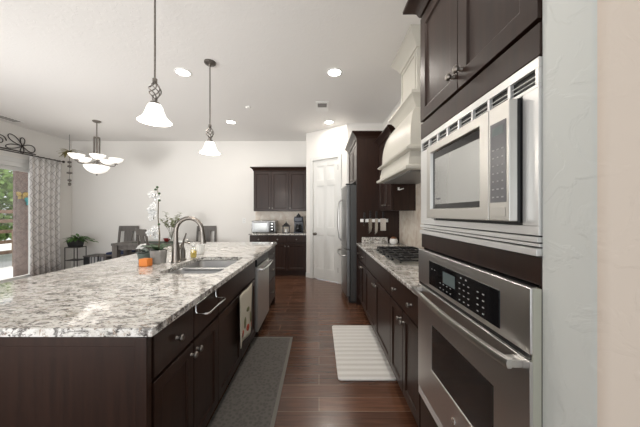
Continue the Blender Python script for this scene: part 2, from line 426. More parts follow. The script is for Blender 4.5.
# sliding glass door in the left wall
SD = bpy.data.objects.new('door_2', None); COL.objects.link(SD); struct(SD)
fr = MB()
fr.box(XL-.12, XL+.015, 3.2, 3.27, .0, 2.33).box(XL-.12, XL+.015, 5.23, 5.30, 0, 2.33).box(XL-.12, XL+.015, 3.27, 5.23, 2.25, 2.33).box(XL-.12, XL+.015, 3.27, 5.23, 0, .05)
fr.box(XL-.09, XL-.04, 4.10, 4.19, .05, 2.25).box(XL-.09, XL-.04, 4.19, 5.23, .05, .12).box(XL-.09, XL-.04, 4.19, 5.23, 2.18, 2.25)
fr.build('door_frame', M_WHITE, SD, bevel=.004)
MB().box(XL+.0, XL+.02, 3.13, 3.2, 0, 2.42).box(XL+.0, XL+.02, 5.30, 5.37, 0, 2.42).box(XL, XL+.02, 3.2, 5.30, 2.33, 2.42).build('casing', M_WHITE, SD, bevel=.004)
BX(XL-.068, XL-.062, 4.19, 5.23, .12, 2.18).build('glass_pane', M_GLASS, SD)
BX(XL-.098, XL-.092, 3.27, 4.14, .05, 2.25).build('glass_pane', M_GLASS, SD)

# ------------------------------------------------------------------ cabinets
def knob(parent, x, y, z, m=M_NICKEL, s=1.0):
    return MB().lathe([(.010*s, 0), (.008*s, .004*s), (.006*s, .014*s), (.015*s, .020*s), (.0165*s, .026*s), (.013*s, .032*s), (.002, .034*s)], (x, y, z), (0, -1, 0), 16).build('knob', m, parent)
def shaker(x0, x1, z0, z1, fw=.055, rec=.009): return panelled(x0, x1, z0, z1, 0, .02, [(x0+fw, x1-fw, z0+fw, z1-fw)], rec, .008)
def slab(x0, x1, z0, z1): return BX(x0, x1, 0, .02, z0, z1)
def crown_mb(x0, x1, y0, y1, z0, z1, p, left=True, right=True):
    rings = []
    for t, q in ((0, .05), (.12, .12), (.2, .16), (.3, .2), (.5, .42), (.68, .72), (.78, .92), (.84, 1), (1, 1)):
        l = p*q if left else 0; r = p*q if right else 0; f = p*q; z = z0+(z1-z0)*t
        rings.append([(x0-l, y0-f, z), (x1+r, y0-f, z), (x1+r, y1, z), (x0-l, y1, z)])
    return MB().loft(rings)
def carcass(w, d, z0, z1, toe=True, m=M_WOOD, hollow=False):
    if hollow:
        return MB().box(0, w, .021, .04, z0, z1).box(0, .02, .04, d, z0, z1).box(w-.02, w, .04, d, z0, z1).box(.02, w-.02, .04, d, z0, z0+.02).box(.02, w-.02, d-.02, d, z0+.02, z1).box(0, w, .08, .10, 0, z0)
    mb = MB().box(0, w, .021, d, z0, z1)
    if toe: mb.box(0, w, .08, d-.01, 0, z0)
    return mb
# right run of base cabinets (front faces the aisle); local x runs toward the camera
XF = .575
def base_unit(label, loc, rz, w, d, drawers, doors, group=None, cat='cabinet', z0=.11, z1=.885, gap=.003):
    """drawers: list (x0,x1,z0,z1,[knob xs],framed) doors: list (x0,x1,z0,z1,(kx,kz))"""
    t = thing('base_cabinet', label, cat, loc, rz, group)
    carcass(w, d, z0, z1, hollow='sink' in label).build('cabinet_body', M_WOOD, t, bevel=.0015)
    for (xa, xb, za, zb, ks) in drawers:
        dr = slab(xa+gap, xb-gap, za, zb).build('drawer_front', M_WOOD, t, bevel=.003)
        for kx in ks: knob(dr, kx, 0, (za+zb)/2)
    for (xa, xb, za, zb, k) in doors:
        do = shaker(xa+gap, xb-gap, za, zb).build('door', M_WOOD, t, bevel=.002)
        if k: knob(do, k[0], 0, k[1])
    return t
def ry(yfar): return (XF, yfar, 0)
w = 3.77-3.17
base_unit('dark espresso base cabinet at far end of the range run beside the refrigerator panel', ry(3.77), -90, w, .62,
    [(0, w, .70, .875, [.14, w-.14])], [(0, w/2, .12, .685, (w/2-.035, .62)), (w/2, w, .12, .685, (w/2+.035, .62))])
w = 3.17-2.07
base_unit('dark espresso base cabinet with two wide doors directly under the gas cooktop', ry(3.17), -90, w, .62,
    [(0, w, .70, .875, [])], [(0, w/2, .12, .685, (w/2-.035, .62)), (w/2, w, .12, .685, (w/2+.035, .62))])
w = 2.07-1.463
base_unit('dark espresso base cabinet under the counter right beside the wall oven', ry(2.07), -90, w, .62,
    [(0, w, .70, .875, [.15, w-.13])], [(0, w/2, .12, .685, (w/2-.035, .62)), (w/2, w, .12, .685, (w/2+.035, .62))])

# right worktop
ct = BX(.55, XR, 1.463, 3.785, .888, .92).build('worktop', M_GRAN, bevel=.009, seg=3)
tag(ct, 'speckled cream granite worktop of the range run along the right wall', 'worktop')
bs = BX(XR-.012, XR, 1.463, 3.785, .921, 1.75).build('backsplash', M_TILE); struct(bs)
ss = BX(.63, 1.01, 3.755, 3.785, .921, 1.005).build('stone_upstand', M_GRAN, bevel=.003)
tag(ss, 'low speckled stone upstand against dark panel at counter end', 'upstand')

# refrigerator surround
t = thing('refrigerator_cabinet', 'tall dark cabinet framing the refrigerator with crown moulding on top', 'cabinet', (.557, 4.795, 0), -90)
DW = 4.795-3.79
BX(0, .025, 0, .642, 0, 2.46).build('side_panel', M_WOOD, t, bevel=.002)
BX(DW-.03, DW, 0, .642, 0, 2.46).build('side_panel', M_WOOD, t, bevel=.002)
BX(.026, DW-.031, .021, .64, 1.84, 2.46).build('cabinet_body', M_WOOD, t)
dmid = DW/2
for xa, xb, kx in ((.028, dmid-.002, dmid-.035), (dmid+.002, DW-.033, dmid+.035)):
    d = shaker(xa, xb, 1.85, 2.44).build('door', M_WOOD, t, bevel=.002); knob(d, kx, 0, 1.90)
crown_mb(0, DW, 0, .642, 2.46, 2.555, .075, left=False).build('crown_moulding', M_WOOD, t, bevel=.001)

# refrigerator
t = thing('refrigerator', 'stainless french door refrigerator with bottom freezer and bowed handles', 'refrigerator', (.388, 4.735, 0), -90)
FW = .88
BX(0, FW, .085, .76, .03, 1.785).build('body', M_FRSIDE, t, bevel=.006)
def bulged(x0, x1, z0, z1, W_=FW):
    n = 8; poly = []
    for i in range(n+1):
        x = x0+(x1-x0)*i/n; q = 2*x/W_-1; poly.append((x, .030*q*q))
    poly += [(x1, .078), (x0, .078)]
    return MB().prism(poly, z0, z1)
for xa, xb, hx in ((.003, FW/2-.003, FW/2-.05), (FW/2+.003, FW-.003, FW/2+.05)):
    d = bulged(xa, xb, .81, 1.78).build('door', M_FRIDGE, t, bevel=.006)
    pts = [(hx, .002, .90), (hx, -.03, .92)] + [(hx, -.045-.022*math.sin(PI*k/10), .94+.60*k/10) for k in range(11)] + [(hx, -.03, 1.56), (hx, .002, 1.58)]
    MB().tube(pts, .013, 10).build('handle', M_HANDLE, d)
d = bulged(.003, FW-.003, .10, .80).build('freezer_drawer', M_FRIDGE, t, bevel=.006)
pts = [(.10, .02, .70), (.10, -.025, .70)] + [(.10+.68*k/10, -.035-.03*math.sin(PI*k/10), .70) for k in range(11)] + [(FW-.10, -.025, .70), (FW-.10, .02, .70)]
MB().tube(pts, .013, 10).build('handle', M_HANDLE, d)
BX(.02, FW-.02, .06, .30, 0, .09).build('kick_plate', M_BLACK, t)
for hx in (.05, FW-.05): BX(hx-.035, hx+.035, .02, .12, 1.787, 1.805).build('hinge_cover', M_BLACK, t, bevel=.004)

# knives on the magnetic strip
t = tag(BX(.610, 1.02, 3.778, 3.788, 1.225, 1.272).build('knife_strip', M_WHITEPL, bevel=.003), 'pale magnetic knife strip fixed to the dark tall panel', 'knife rack')
def knife(label, x, bl, bw, hl, tip=True, z=1.25):
    k = thing('kitchen_knife', label, 'knife', (x, 3.769, z), 0, 'knives on the magnetic strip')
    if tip: poly = [(-bw/2, .03), (bw/2, .03), (bw/2, -bl*.55), (bw*.35, -bl*.8), (-bw/2, -bl)]
    else: poly = [(-bw/2, .03), (bw/2, .03), (bw/2, -bl), (-bw/2, -bl)]
    MB().prism(poly, -.001, .0085-.0005, axis=1).build('blade', M_CHROME, k)
    MB().prism([(-.011, .03), (.011, .03), (.014, .03+hl*.5), (.012, .03+hl), (-.008, .03+hl+.004), (-.012, .03+hl*.5)], -.009, .008, axis=1).build('handle', M_BLACK, k, bevel=.003)
    return k
knife('small paring knife, leftmost on the magnetic strip', .668, .09, .024, .09)
knife('long pointed chef knife, second from left on the strip', .755, .20, .05, .11)
knife('long narrow knife, third from left on the strip', .845, .21, .042, .105)
knife('square bladed cleaver, rightmost on the strip', .945, .15, .082, .10, tip=False)

# wall cabinet beyond the hood
t = thing('wall_cabinet', 'dark wall cabinet between the white hood and refrigerator panel', 'cabinet', (.885, 3.78, 0), -90)
w = 3.78-3.14
MB().box(0, w, .021, .302, 1.39, 2.34).build('cabinet_body', M_WOOD, t, bevel=.002)
d = shaker(.003, w/2-.002, 1.40, 2.33).build('door', M_WOOD, t, bevel=.002); knob(d, w/2-.03, 0, 1.46)
d = shaker(w/2+.002, w-.003, 1.40, 2.33).build('door', M_WOOD, t, bevel=.002); knob(d, w/2+.03, 0, 1.46)
crown_mb(0, w, 0, .302, 2.34, 2.425, .06, left=False).build('crown_moulding', M_WOOD, t)
hk = MB().box(.965, .985, 3.132, 3.139, 1.64, 1.675).tube([(.975, 3.132, 1.65), (.975, 3.10, 1.64), (.985, 3.085, 1.645), (1.02, 3.085, 1.655)], .006, 8)
tag(hk.build('wall_hook', M_WHITEPL, bevel=.001), 'small pale hook on the side of the wall cabinet under the hood', 'hook')

# ------------------------------------------------------------------ range hood
t = thing('range_hood', 'cream painted wooden range hood with stepped mouldings up to ceiling', 'hood', (0, 0, 0))
XB = XR-.002
def ring(z, X, y0, y1): return [(X, y0, z), (X, y1, z), (XB, y1, z), (XB, y0, z)]
def hsec(secs): return MB().loft([ring(*s) for s in secs])
can = [(1.765, .735, 2.10, 3.085), (1.80, .738, 2.10, 3.085), (1.875, .752, 2.115, 3.07)]
hsec(can).build('lower_panel', M_CREAM, t)
rings = []
c = 10
for k in range(c+1):
    u = k/c; e = u**2.4   # rises steeply, then rounds in towards the chimney
    rings.append((1.925+.405*(1-(1-u)**1.25), .757+.135*e, 2.12+.22*e, 3.065-.13*e))
hsec(rings).build('canopy', M_CREAM, t, angle=50)
hsec([(1.72, .705, 2.065, 3.115), (1.735, .70, 2.06, 3.12), (1.745, .702, 2.062, 3.118), (1.755, .725, 2.085, 3.095), (1.765, .732, 2.092, 3.088)]).build('lip_moulding', M_CREAM, t)
hsec([(1.875, .735, 2.095, 3.085), (1.885, .712, 2.07, 3.10), (1.90, .708, 2.07, 3.10), (1.91, .725, 2.085, 3.09), (1.925, .742, 2.10, 3.08)]).build('band_moulding', M_CREAM, t)
hsec([(2.33, .885, 2.335, 2.95), (2.345, .875, 2.325, 2.96), (2.36, .87, 2.32, 2.965), (2.385, .85, 2.30, 2.985), (2.42, .832, 2.28, 3.005), (2.43, .82, 2.265, 3.02), (2.455, .82, 2.265, 3.02)]).build('shelf_moulding', M_CREAM, t)
ch = hsec([(2.455, .915, 2.385, 2.85), (2.91, .915, 2.385, 2.85)]).build('chimney', M_CREAM, t, bevel=.002)
fb = MB().box(.906, .915, 2.42, 2.815, 2.50, 2.515).box(.906, .915, 2.42, 2.815, 2.86, 2.875).box(.906, .915, 2.42, 2.435, 2.515, 2.86).box(.906, .915, 2.80, 2.815, 2.515, 2.86)
fb.build('panel_bead', M_CREAM, ch, bevel=.002)
hsec([(2.91, .905, 2.375, 2.86), (2.925, .90, 2.37, 2.865), (2.95, .885, 2.355, 2.875), (2.985, .85, 2.32, 2.90), (3.01, .832, 2.30, 2.915), (3.02, .82, 2.29, 2.925), (3.048, .82, 2.29, 2.925)]).build('crown_moulding', M_CREAM, t)
BX(.76, 1.17, 2.14, 3.04, 1.705, 1.722).build('hood_liner', M_SINK, t, bevel=.002)

# ------------------------------------------------------------------ cooktop
t = thing('gas_cooktop', 'black gas cooktop with cast iron grates on the right hand worktop', 'cooktop', (0, 0, .921))
BX(.64, 1.14, 2.16, 3.06, 0, .012).build('cooktop_tray', M_STEELV, t, bevel=.004)
for yc in (2.315, 2.61, 2.905):
    g_ = MB(); x0, x1, y0, y1, z0, z1 = .69, 1.12, yc-.14, yc+.14, .028, .042; b_ = .012
    g_.box(x0, x1, y0, y0+b_, z0, z1).box(x0, x1, y1-b_, y1, z0, z1).box(x0, x0+b_, y0, y1, z0, z1).box(x1-b_, x1, y0, y1, z0, z1)
    g_.box(x0, x1, yc-.005, yc+.005, z0, z1+.004)
    for xx in (.77, .905, 1.03): g_.box(xx-.005, xx+.005, y0, y1, z0, z1+.004)
    for xx in (x0, x1-b_):
        for yy in (y0, y1-b_): g_.box(xx, xx+b_, yy, yy+b_, .012, z0)
    g_.build('grate', M_IRON, t, bevel=.002)
for x, y in ((.80, 2.315), (1.0, 2.315), (.90, 2.61), (.80, 2.905), (1.0, 2.905)):
    MB().lathe([(.045, 0), (.045, .008), (.03, .012), (.03, .018), (.002, .020)], (x, y, .012), (0,0,1), 16).build('burner', M_BLACK, t)
for k in range(5):
    MB().lathe([(.016, 0), (.015, .014), (.002, .016)], (.663, 2.33+.14*k, .012), (0,0,1), 12).build('control_knob', M_BLACK, t)
# ornament
t = thing('ornament_jar', 'small round white jar with brown lid at far end of range counter', 'ornament', (1.05, 3.60, .921))
MB().lathe([(.03, 0), (.05, .015), (.056, .045), (.048, .075), (.03, .095), (.005, .10)], (0,0,0), (0,0,1), 18).build('body', M_WHITEPL, t)
MB().lathe([(.046, .0), (.040, .018), (.02, .032), (.003, .036)], (0,0,.072), (0,0,1), 18).build('lid', mat('brown_glaze', (.25, .10, .04), .3), t)

# ------------------------------------------------------------------ oven tower
t = thing('oven_cabinet', 'tall dark cabinet tower housing the microwave and wall oven', 'cabinet', (XF, 1.455, 0), -90)
TW = 1.455-.671
tb = MB().box(0, .02, .02, .62, .11, 2.47).box(TW-.02, TW, .02, .62, .11, 2.47)
tb.box(.02, TW-.02, .02, .62, 1.861, 2.47).box(.02, TW-.02, .02, .60, .11, .355).box(0, TW, .08, .60, 0, .11)
tb.build('cabinet_body', M_WOOD, t, bevel=.001)
BX(.0, TW, .008, .06, 1.168, 1.243).build('middle_rail', M_WOOD, t, bevel=.002)
BX(.0, TW, .004, .06, 1.776, 1.862).build('upper_rail', M_WOOD, t, bevel=.002)
BX(.003, TW-.003, 0, .019, .125, .350).build('drawer_front', M_WOOD, t, bevel=.002)
for xa, xb, kx in ((.002, TW/2-.0015, TW/2-.03), (TW/2+.0015, TW-.002, TW/2+.03)):
    d = shaker(xa, xb, 1.873, 2.455, fw=.062).build('door', M_WOOD, t, bevel=.002); knob(d, kx, 0, 1.94, s=1.0)
crown_mb(0, TW, 0, .62, 2.47, 2.56, .075, right=False).build('crown_moulding', M_WOOD, t)

# microwave with trim kit; local frame: x toward camera, y into wall
t = thing('microwave_oven', 'built in stainless microwave with vented trim frame above wall oven', 'microwave', (.577, 1.450, 0), -90)
LW = 1.450-.672
def ly(Y): return 1.450-Y
z0, z1 = 1.246, 1.772
mx0, mx1 = ly(1.285), ly(.727)
T = MB()
T.box(0, LW, 0, .012, 1.745, z1).box(0, LW, 0, .012, 1.692, 1.702)          # top rails
T.box(0, .012, 0, .012, 1.702, 1.745).box(LW-.012, LW, 0, .012, 1.702, 1.745)
T.box(0, mx0-.004, 0, .012, 1.325, 1.692).box(mx1+.001, LW, 0, .012, 1.325, 1.692)
T.box(0, LW, 0, .012, 1.300, 1.325).box(0, LW, -.004, .012, 1.282, 1.296).box(0, LW, .002, .012, 1.270, 1.279).box(0, LW, -.006, .012, z0, 1.266)
n_ = 8
for k in range(1, n_): 
    x = .012+(LW-.024)*k/n_; T.box(x-.006, x+.006, .0, .012, 1.702, 1.745)
for zz in (1.7145, 1.7275): T.box(.012, LW-.012, .004, .008, zz-.0014, zz+.0014)
T.build('trim_frame', M_TRIMSTEEL, t, bevel=.0015)
BX(.01, LW-.01, .013, .40, z0+.01, z1-.01).build('housing', M_BLACK, t)
MB().box(mx0, mx1-.003, -.012, .012, 1.333, 1.687).build('microwave_body', M_BLACK, t)
dx1 = ly(.8156)
wx0, wx1, wz0, wz1 = ly(1.245), ly(.862), 1.377, 1.652
dr = panelled(mx0, dx1-.001, 1.336, 1.686, -.037, .022, [(wx0, wx1, wz0, wz1)], .014, .003).build('door', M_STEELV, t, bevel=.002)
BX(wx0+.004, wx1-.004, -.0245, -.0232, wz0+.004, wz1-.004).build('door_frame', M_BGLASS, dr)
BX(wx0+.030, wx1-.002, -.0265, -.0246, wz0+.024, wz1-.036).build('window_glass', M_MIRG, dr)
BX(wx0+.045, wx0+.085, -.0270, -.0266, wz0+.045, wz0+.052).build('maker_mark', M_PANELG, dr)
pn_ = BX(dx1+.001, mx1, -.037, -.012, 1.336, 1.686).build('control_panel', M_STEELV, t, bevel=.003)
px0, px1 = ly(.806), ly(.738)
BX(px0, px1, -.0382, -.0372, 1.392, 1.634).build('key_pad', M_PANELG, pn_, bevel=.0003)
BX(px0+.010, px1-.010, -.0388, -.0383, 1.595, 1.620).build('display', M_LCD, pn_)
for r in range(7):
    for c_ in range(3):
        w2 = .006 if 1 < r < 6 else .009
        cx_ = px0+.014+.020*c_; cz = 1.408+.024*r
        BX(cx_-w2/2, cx_+w2/2, -.0388, -.0383, cz-.002, cz+.002).build('key', M_MARK, pn_)
BX(px0+.004, px1-.004, -.0385, -.0372, 1.350, 1.378).build('open_button', M_STEELV, pn_, bevel=.001)

# wall oven
t = thing('wall_oven', 'stainless wall oven with black control panel and bowed handle', 'oven', (.555, 1.43, 0), -90)
OW = 1.43-.672
def lo(Y): return 1.43-Y
BX(.02, OW-.02, .02, .56, .37, 1.16).build('oven_box', M_FRSIDE, t)
cp = MB().box(0, OW, 0, .020, .985, 1.163).build('control_fascia', M_STEEL, t, bevel=.004)
BX(.002, OW+.0006, .0065, .029, .362, 1.160).build('side_flange', mat('flange_cream', (.50, .50, .42), .5), t)
cx0, cx1 = lo(1.285), lo(.785)
cg = BX(cx0, cx1, -.003, .001, 1.005, 1.122).build('control_glass', M_BGLASS, t, bevel=.001)
BX(cx0+.145, cx0+.245, -.0042, -.0031, 1.050, 1.100).build('display', M_LCD, cg)
for i, cx_ in enumerate((.030, .060, .115, .145, .175, .205, .275, .305, .335, .39, .42)):
    for j in range(1 if i < 2 else 2 if i < 6 else 4):
        z_ = 1.085 if i < 2 else 1.018+.022*j
        BX(cx0+cx_, cx0+cx_+.009, -.004, -.0031, z_, z_+.0035).build('key', M_MARK, cg)
for cx_ in (.285, .32): BX(cx0+cx_, cx0+cx_+.008, -.004, -.0031, 1.104, 1.110).build('key', M_MARK, cg)
BX(.004, OW-.004, .004, .018, .971, .984).build('vent_gap', M_BLACK, t)
odx0, odx1, oz0, oz1 = lo(1.264), lo(.812), .585, .812
od = panelled(0, OW, .405, .969, -.002, .022, [(odx0, odx1, oz0, oz1)], .004, .002).build('oven_door', M_STEEL, t, bevel=.004)
MB().box(odx0+.004, odx1-.004, .0005, .0018, oz0+.004, oz1-.004).build('window_glass', M_OVGLASS, od)
hr = []
for k in range(17):
    u = k/16; x = .022+(OW-.044)*u; y = -.034-.022*math.sin(PI*u)**.8
    zc = .950; hr.append([(x, y-.010, zc-.012), (x, y-.013, zc), (x, y-.010, zc+.012), (x, y+.002, zc+.013), (x, y+.006, zc), (x, y+.002, zc-.013)])
hb = MB().loft(hr).box(.022, .052, -.030, -.002, .940, .960).box(OW-.052, OW-.022, -.030, -.002, .940, .960)
hb.build('handle', M_STEELV, od, bevel=.001)
mk = MB().lathe([(.013, 0), (.013, .002), (.001, .0025)], (OW/2, -.002, .505), (0,-1,0), 20); mk.build('maker_badge', M_CHROME, od)
BX(0, OW, 0, .020, .362, .402).build('bottom_trim', M_TRIMSTEEL, t, bevel=.003)

# ------------------------------------------------------------------ island
IX = -.655   # door faces; local x runs away from camera, front faces +X
def iy(y): return (IX, y, 0)
# pair of drawers over two doors
w = 1.665-1.015
t = base_unit('dark island base cabinet nearest the camera with drawer knob and wire towel bar', iy(1.015), 90, w, .60,
    [(0, w/2, .70, .872, [w/4]), (w/2, w, .70, .872, [])],
    [(0, w/2, .125, .685, (w/2-.03, .635)), (w/2, w, .125, .685, (w/2+.03, .635))])
w = 2.645-1.665
base_unit('dark island sink base cabinet behind the hanging kitchen towel', iy(1.665), 90, w, .60,
    [(0, w, .70, .872, [])], [(0, w/2, .125, .685, None), (w/2, w, .125, .685, None)])
w = 3.83-3.25
t = thing('drawer_cabinet', 'dark drawer cabinet at the far end of the island beyond the dishwasher', 'cabinet', iy(3.25), 90)
carcass(w, .60, .11, .885).build('cabinet_body', M_WOOD, t, bevel=.0015)
for za, zb in ((.73, .872), (.44, .72), (.125, .43)):
    d = slab(.003, w-.003, za, zb).build('drawer_front', M_WOOD, t, bevel=.003)
    MB().tube([(w/2-.06, 0, (za+zb)/2), (w/2-.06, -.028, (za+zb)/2), (w/2+.06, -.028, (za+zb)/2), (w/2+.06, 0, (za+zb)/2)], .006, 8).build('handle', M_PEWTER, d)
# dishwasher
t = thing('dishwasher', 'stainless dishwasher with bar handle built into the island', 'dishwasher', iy(2.65), 90)
BX(.003, .593, .02, .58, .10, .880).build('body', M_FRSIDE, t)
BX(.003, .593, -.022, .018, .125, .795).build('door', M_STEELV, t, bevel=.005)
BX(.003, .593, -.012, .018, .80, .875).build('control_strip', M_BLACK, t, bevel=.004)
pts = [(.03, -.02, .765), (.03, -.06, .765)] + [(.03+.536*k/8, -.066-.012*math.sin(PI*k/8), .765) for k in range(9)] + [(.566, -.06, .765), (.566, -.02, .765)]
MB().tube(pts, .014, 10).build('handle', M_CHROME, t)
BX(.003, .593, .06, .10, 0, .10).build('kick_plate', M_BLACK, t)
# panels around the island
P_ = MB().box(-1.66, -.66, .985, 1.010, 0, .886).box(-1.66, -.66, 3.835, 3.86, 0, .886).box(-1.66, -1.635, 1.010, 3.835, 0, .886)
P_.box(-1.66, -.70, .978, .985, .848, .886).box(-.70, -.655, .972, .986, 0, .886)
tag(P_.build('island_surround', M_WOOD, bevel=.002), 'plain dark wood panelling closing the ends and back of the island', 'panel')
# granite island top with sink hole
def rrect(x0, x1, y0, y1, r, n=5):
    pts = []
    for cx, cy, a0 in ((x1-r, y1-r, 0), (x0+r, y1-r, 90), (x0+r, y0+r, 180), (x1-r, y0+r, 270)):
        for k in range(n+1):
            a = R(a0+90*k/n); pts.append((cx+r*math.cos(a), cy+r*math.sin(a)))
    return pts
SX0, SX1, SY0, SY1 = -1.19, -.745, 1.86, 2.57
bm = bmesh.new()
edges = []
for loop in (rrect(-1.985, -.635, .975, 3.885, .008), rrect(SX0, SX1, SY0, SY1, .06)):
    vs = [bm.verts.new((x, y, .92)) for x, y in loop]
    edges += [bm.edges.new((vs[i], vs[(i+1) % len(vs)])) for i in range(len(vs))]
bmesh.ops.triangle_fill(bm, use_beauty=True, edges=edges)
ret = bmesh.ops.extrude_face_region(bm, geom=list(bm.faces))
bmesh.ops.translate(bm, vec=(0, 0, -.032), verts=[e for e in ret['geom'] if isinstance(e, bmesh.types.BMVert)])
bmesh.ops.recalc_face_normals(bm, faces=bm.faces)
me = bpy.data.meshes.new('island_worktop'); bm.to_mesh(me); bm.free(); me.materials.append(M_GRAN)
o = bpy.data.objects.new('island_worktop', me); COL.objects.link(o)
md = o.modifiers.new('bevel', 'BEVEL'); md.width = .009; md.segments = 3; md.limit_method = 'ANGLE'; md.angle_limit = R(50)
tag(o, 'large polished cream granite top of the kitchen island', 'worktop')
# sink
t = thing('kitchen_sink', 'undermount double bowl stainless sink set into the island top', 'sink', (0, 0, 0))
def bowl(x0, x1, y0, y1, z0, z1, name):
    rings = []
    for z, ins, r in ((z1, -.008, .055), (z1-.01, 0, .05), (z0+.03, .012, .05), (z0+.008, .025, .04), (z0, .05, .03)):
        rings.append([(x, y, z) for x, y in rrect(x0+ins, x1-ins, y0+ins, y1-ins, r)])
    b_ = MB(); b_.loft(rings, cap=False); n = len(rings[0]); b_.f.append(tuple(4*n+i for i in range(n)))
    o = b_.build(name, M_SINK, t, angle=60, solid=.002)
    MB().lathe([(.04, 0), (.04, .003), (.03, .004), (.002, .002)], ((x0+x1)/2, (y0+y1)/2, z0+.001), (0,0,1), 18).build('drain', M_CHROME, o)
bowl(SX0-.002, SX1+.002, SY0-.002, 2.195, .70, .887, 'bowl')
bowl(SX0-.002, SX1+.002, 2.225, SY1+.002, .70, .887, 'bowl')
BX(SX0+.0, SX1-.0, 2.19, 2.23, .865, .886).build('divider', M_SINK, t, bevel=.006)
# faucet
t = thing('kitchen_faucet', 'tall gooseneck pull down faucet in brushed nickel behind the sink', 'faucet', (-1.285, 2.30, .921))
MB().lathe([(.040, 0), (.040, .006), (.035, .012), (.033, .06), (.028, .14), (.020, .18), (.019, .20)], (0,0,0), (0,0,1), 20).build('body', M_NICKEL, t)
pts = [(0, 0, .19), (0, 0, .26)]
cx = .118
for k in range(13):
    a = PI - PI*k/12; pts.append((cx+cx*math.cos(a), 0, .275+.118*math.sin(a)))
pts += [(.238, 0, .25)]
MB().tube(pts, .0185, 14).build('spout', M_NICKEL, t)
MB().tube([(.238, 0, .255), (.240, 0, .235), (.243, 0, .19), (.244, 0, .165)], [.020, .023, .025, .026], 14).build('spray_head', M_NICKEL, t)
MB().tube([(.0, .02, .10), (.005, .05, .11), (.02, .085, .17), (.035, .11, .25)], [.013, .011, .008, .006], 10).build('lever', M_NICKEL, t)
t = thing('soap_pump', 'slim nickel soap pump beside the faucet base', 'soap pump', (-1.275, 2.40, .921))
MB().lathe([(.028, 0), (.028, .008), (.021, .015), (.022, .09), (.016, .10), (.010, .12), (.009, .16)], (0,0,0), (0,0,1), 16).build('body', M_NICKEL, t)
MB().tube([(0, 0, .155), (.02, 0, .165), (.05, 0, .16), (.062, 0, .15)], .008, 8).build('spout', M_NICKEL, t)
# dish soap bottle
t = thing('soap_bottle', 'small clear bottle of yellow dish soap behind the sink', 'bottle', (-1.235, 2.52, .921))
MB().lathe([(.026, 0), (.030, .006), (.030, .075), (.022, .095), (.012, .105), (.012, .118)], (0,0,0), (0,0,1), 18).build('bottle', M_BOTGL, t)
MB().lathe([(.024, .003), (.0275, .008), (.0275, .07), (.002, .072)], (0,0,0), (0,0,1), 18).build('liquid', M_YELLOW, t)
MB().lathe([(.014, .115), (.014, .135), (.006, .14), (.006, .155)], (0,0,0), (0,0,1), 12).build('cap', M_WHITEPL, t)
t = thing('paper_cup', 'white cup standing on the island behind the soap bottle', 'cup', (-1.27, 2.75, .921))
MB().lathe([(.030, 0), (.034, .003), (.042, .10), (.039, .10), (.030, .006)], (0,0,0), (0,0,1), 20).build('cup', M_PAPER, t)

# wire towel bar over the drawer
y0 = 1.36
t = MB()
bx = IX+.002
for yy in (1.352, 1.612):
    t.tube([(bx+.003, yy, .878), (bx+.003, yy, .84), (bx+.010, yy, .828), (bx+.055, yy, .826)], .0045, 8)
t.tube([(bx+.050, 1.352, .826), (bx+.062, 1.358, .826), (bx+.068, 1.372, .826), (bx+.068, 1.592, .826), (bx+.062, 1.606, .826), (bx+.050, 1.612, .826)], .006, 8)
t.box(bx, bx+.004, 1.348, 1.616, .872, .882)
tag(t.build('towel_bar', M_CHROME), 'chrome wire towel bar hooked over an island drawer', 'towel bar')

# hanging towel
def cloth(y0, y1, z0, z1, x, amp, n=18, m=14):
    mb = MB()
    for j in range(m+1):
        z = z1+(z0-z1)*j/m
        for i in range(n+1):
            u = i/n; y = y0+(y1-y0)*u + .012*math.sin(5*z+3)*(j/m)
            mb.v.append((x+amp*(.3+.7*j/m)*math.sin(u*9+1+z*2)+amp, y, z - .01*math.sin(u*3.1)*(j/m)))
    for j in range(m):
        for i in range(n):
            a = j*(n+1)+i; mb.f.append((a, a+1, a+n+2, a+n+1))
    return mb
t = thing('kitchen_towel', 'cream kitchen towel with red and green print hanging on island door', 'towel')
tw = cloth(2.03, 2.42, .29, .70, IX+.012, .013).build('cloth', M_TOWEL, t, solid=.004, recalc=False)
def towel_x(y, z):
    u = (y-2.03)/.39; j = (.70-z)/.41
    return IX+.012+.013*(.3+.7*j)*math.sin(u*9+1+z*2)+.013+.0045
for yy, zz, rw, rh, mm in ((2.14, .35, .028, .028, M_TRED), (2.24, .36, .025, .03, M_TRED), (2.34, .35, .028, .028, M_TRED), (2.19, .42, .02, .05, M_TGRN), (2.30, .43, .02, .05, M_TGRN), (2.38, .40, .015, .035, M_TGRN), (2.24, .52, .03, .02, M_TGRN)):
    pat = MB(); n = 12
    pat.v.append((towel_x(yy, zz)+.001, yy, zz))
    for k in range(n):
        y_ = yy+rw*math.cos(2*PI*k/n); z_ = zz+rh*math.sin(2*PI*k/n); pat.v.append((towel_x(y_, z_)+.001, y_, z_))
    for k in range(n): pat.f.append((0, 1+k, 1+(k+1) % n))
    pat.build('printed_motif', mm, t, solid=.001, recalc=False)

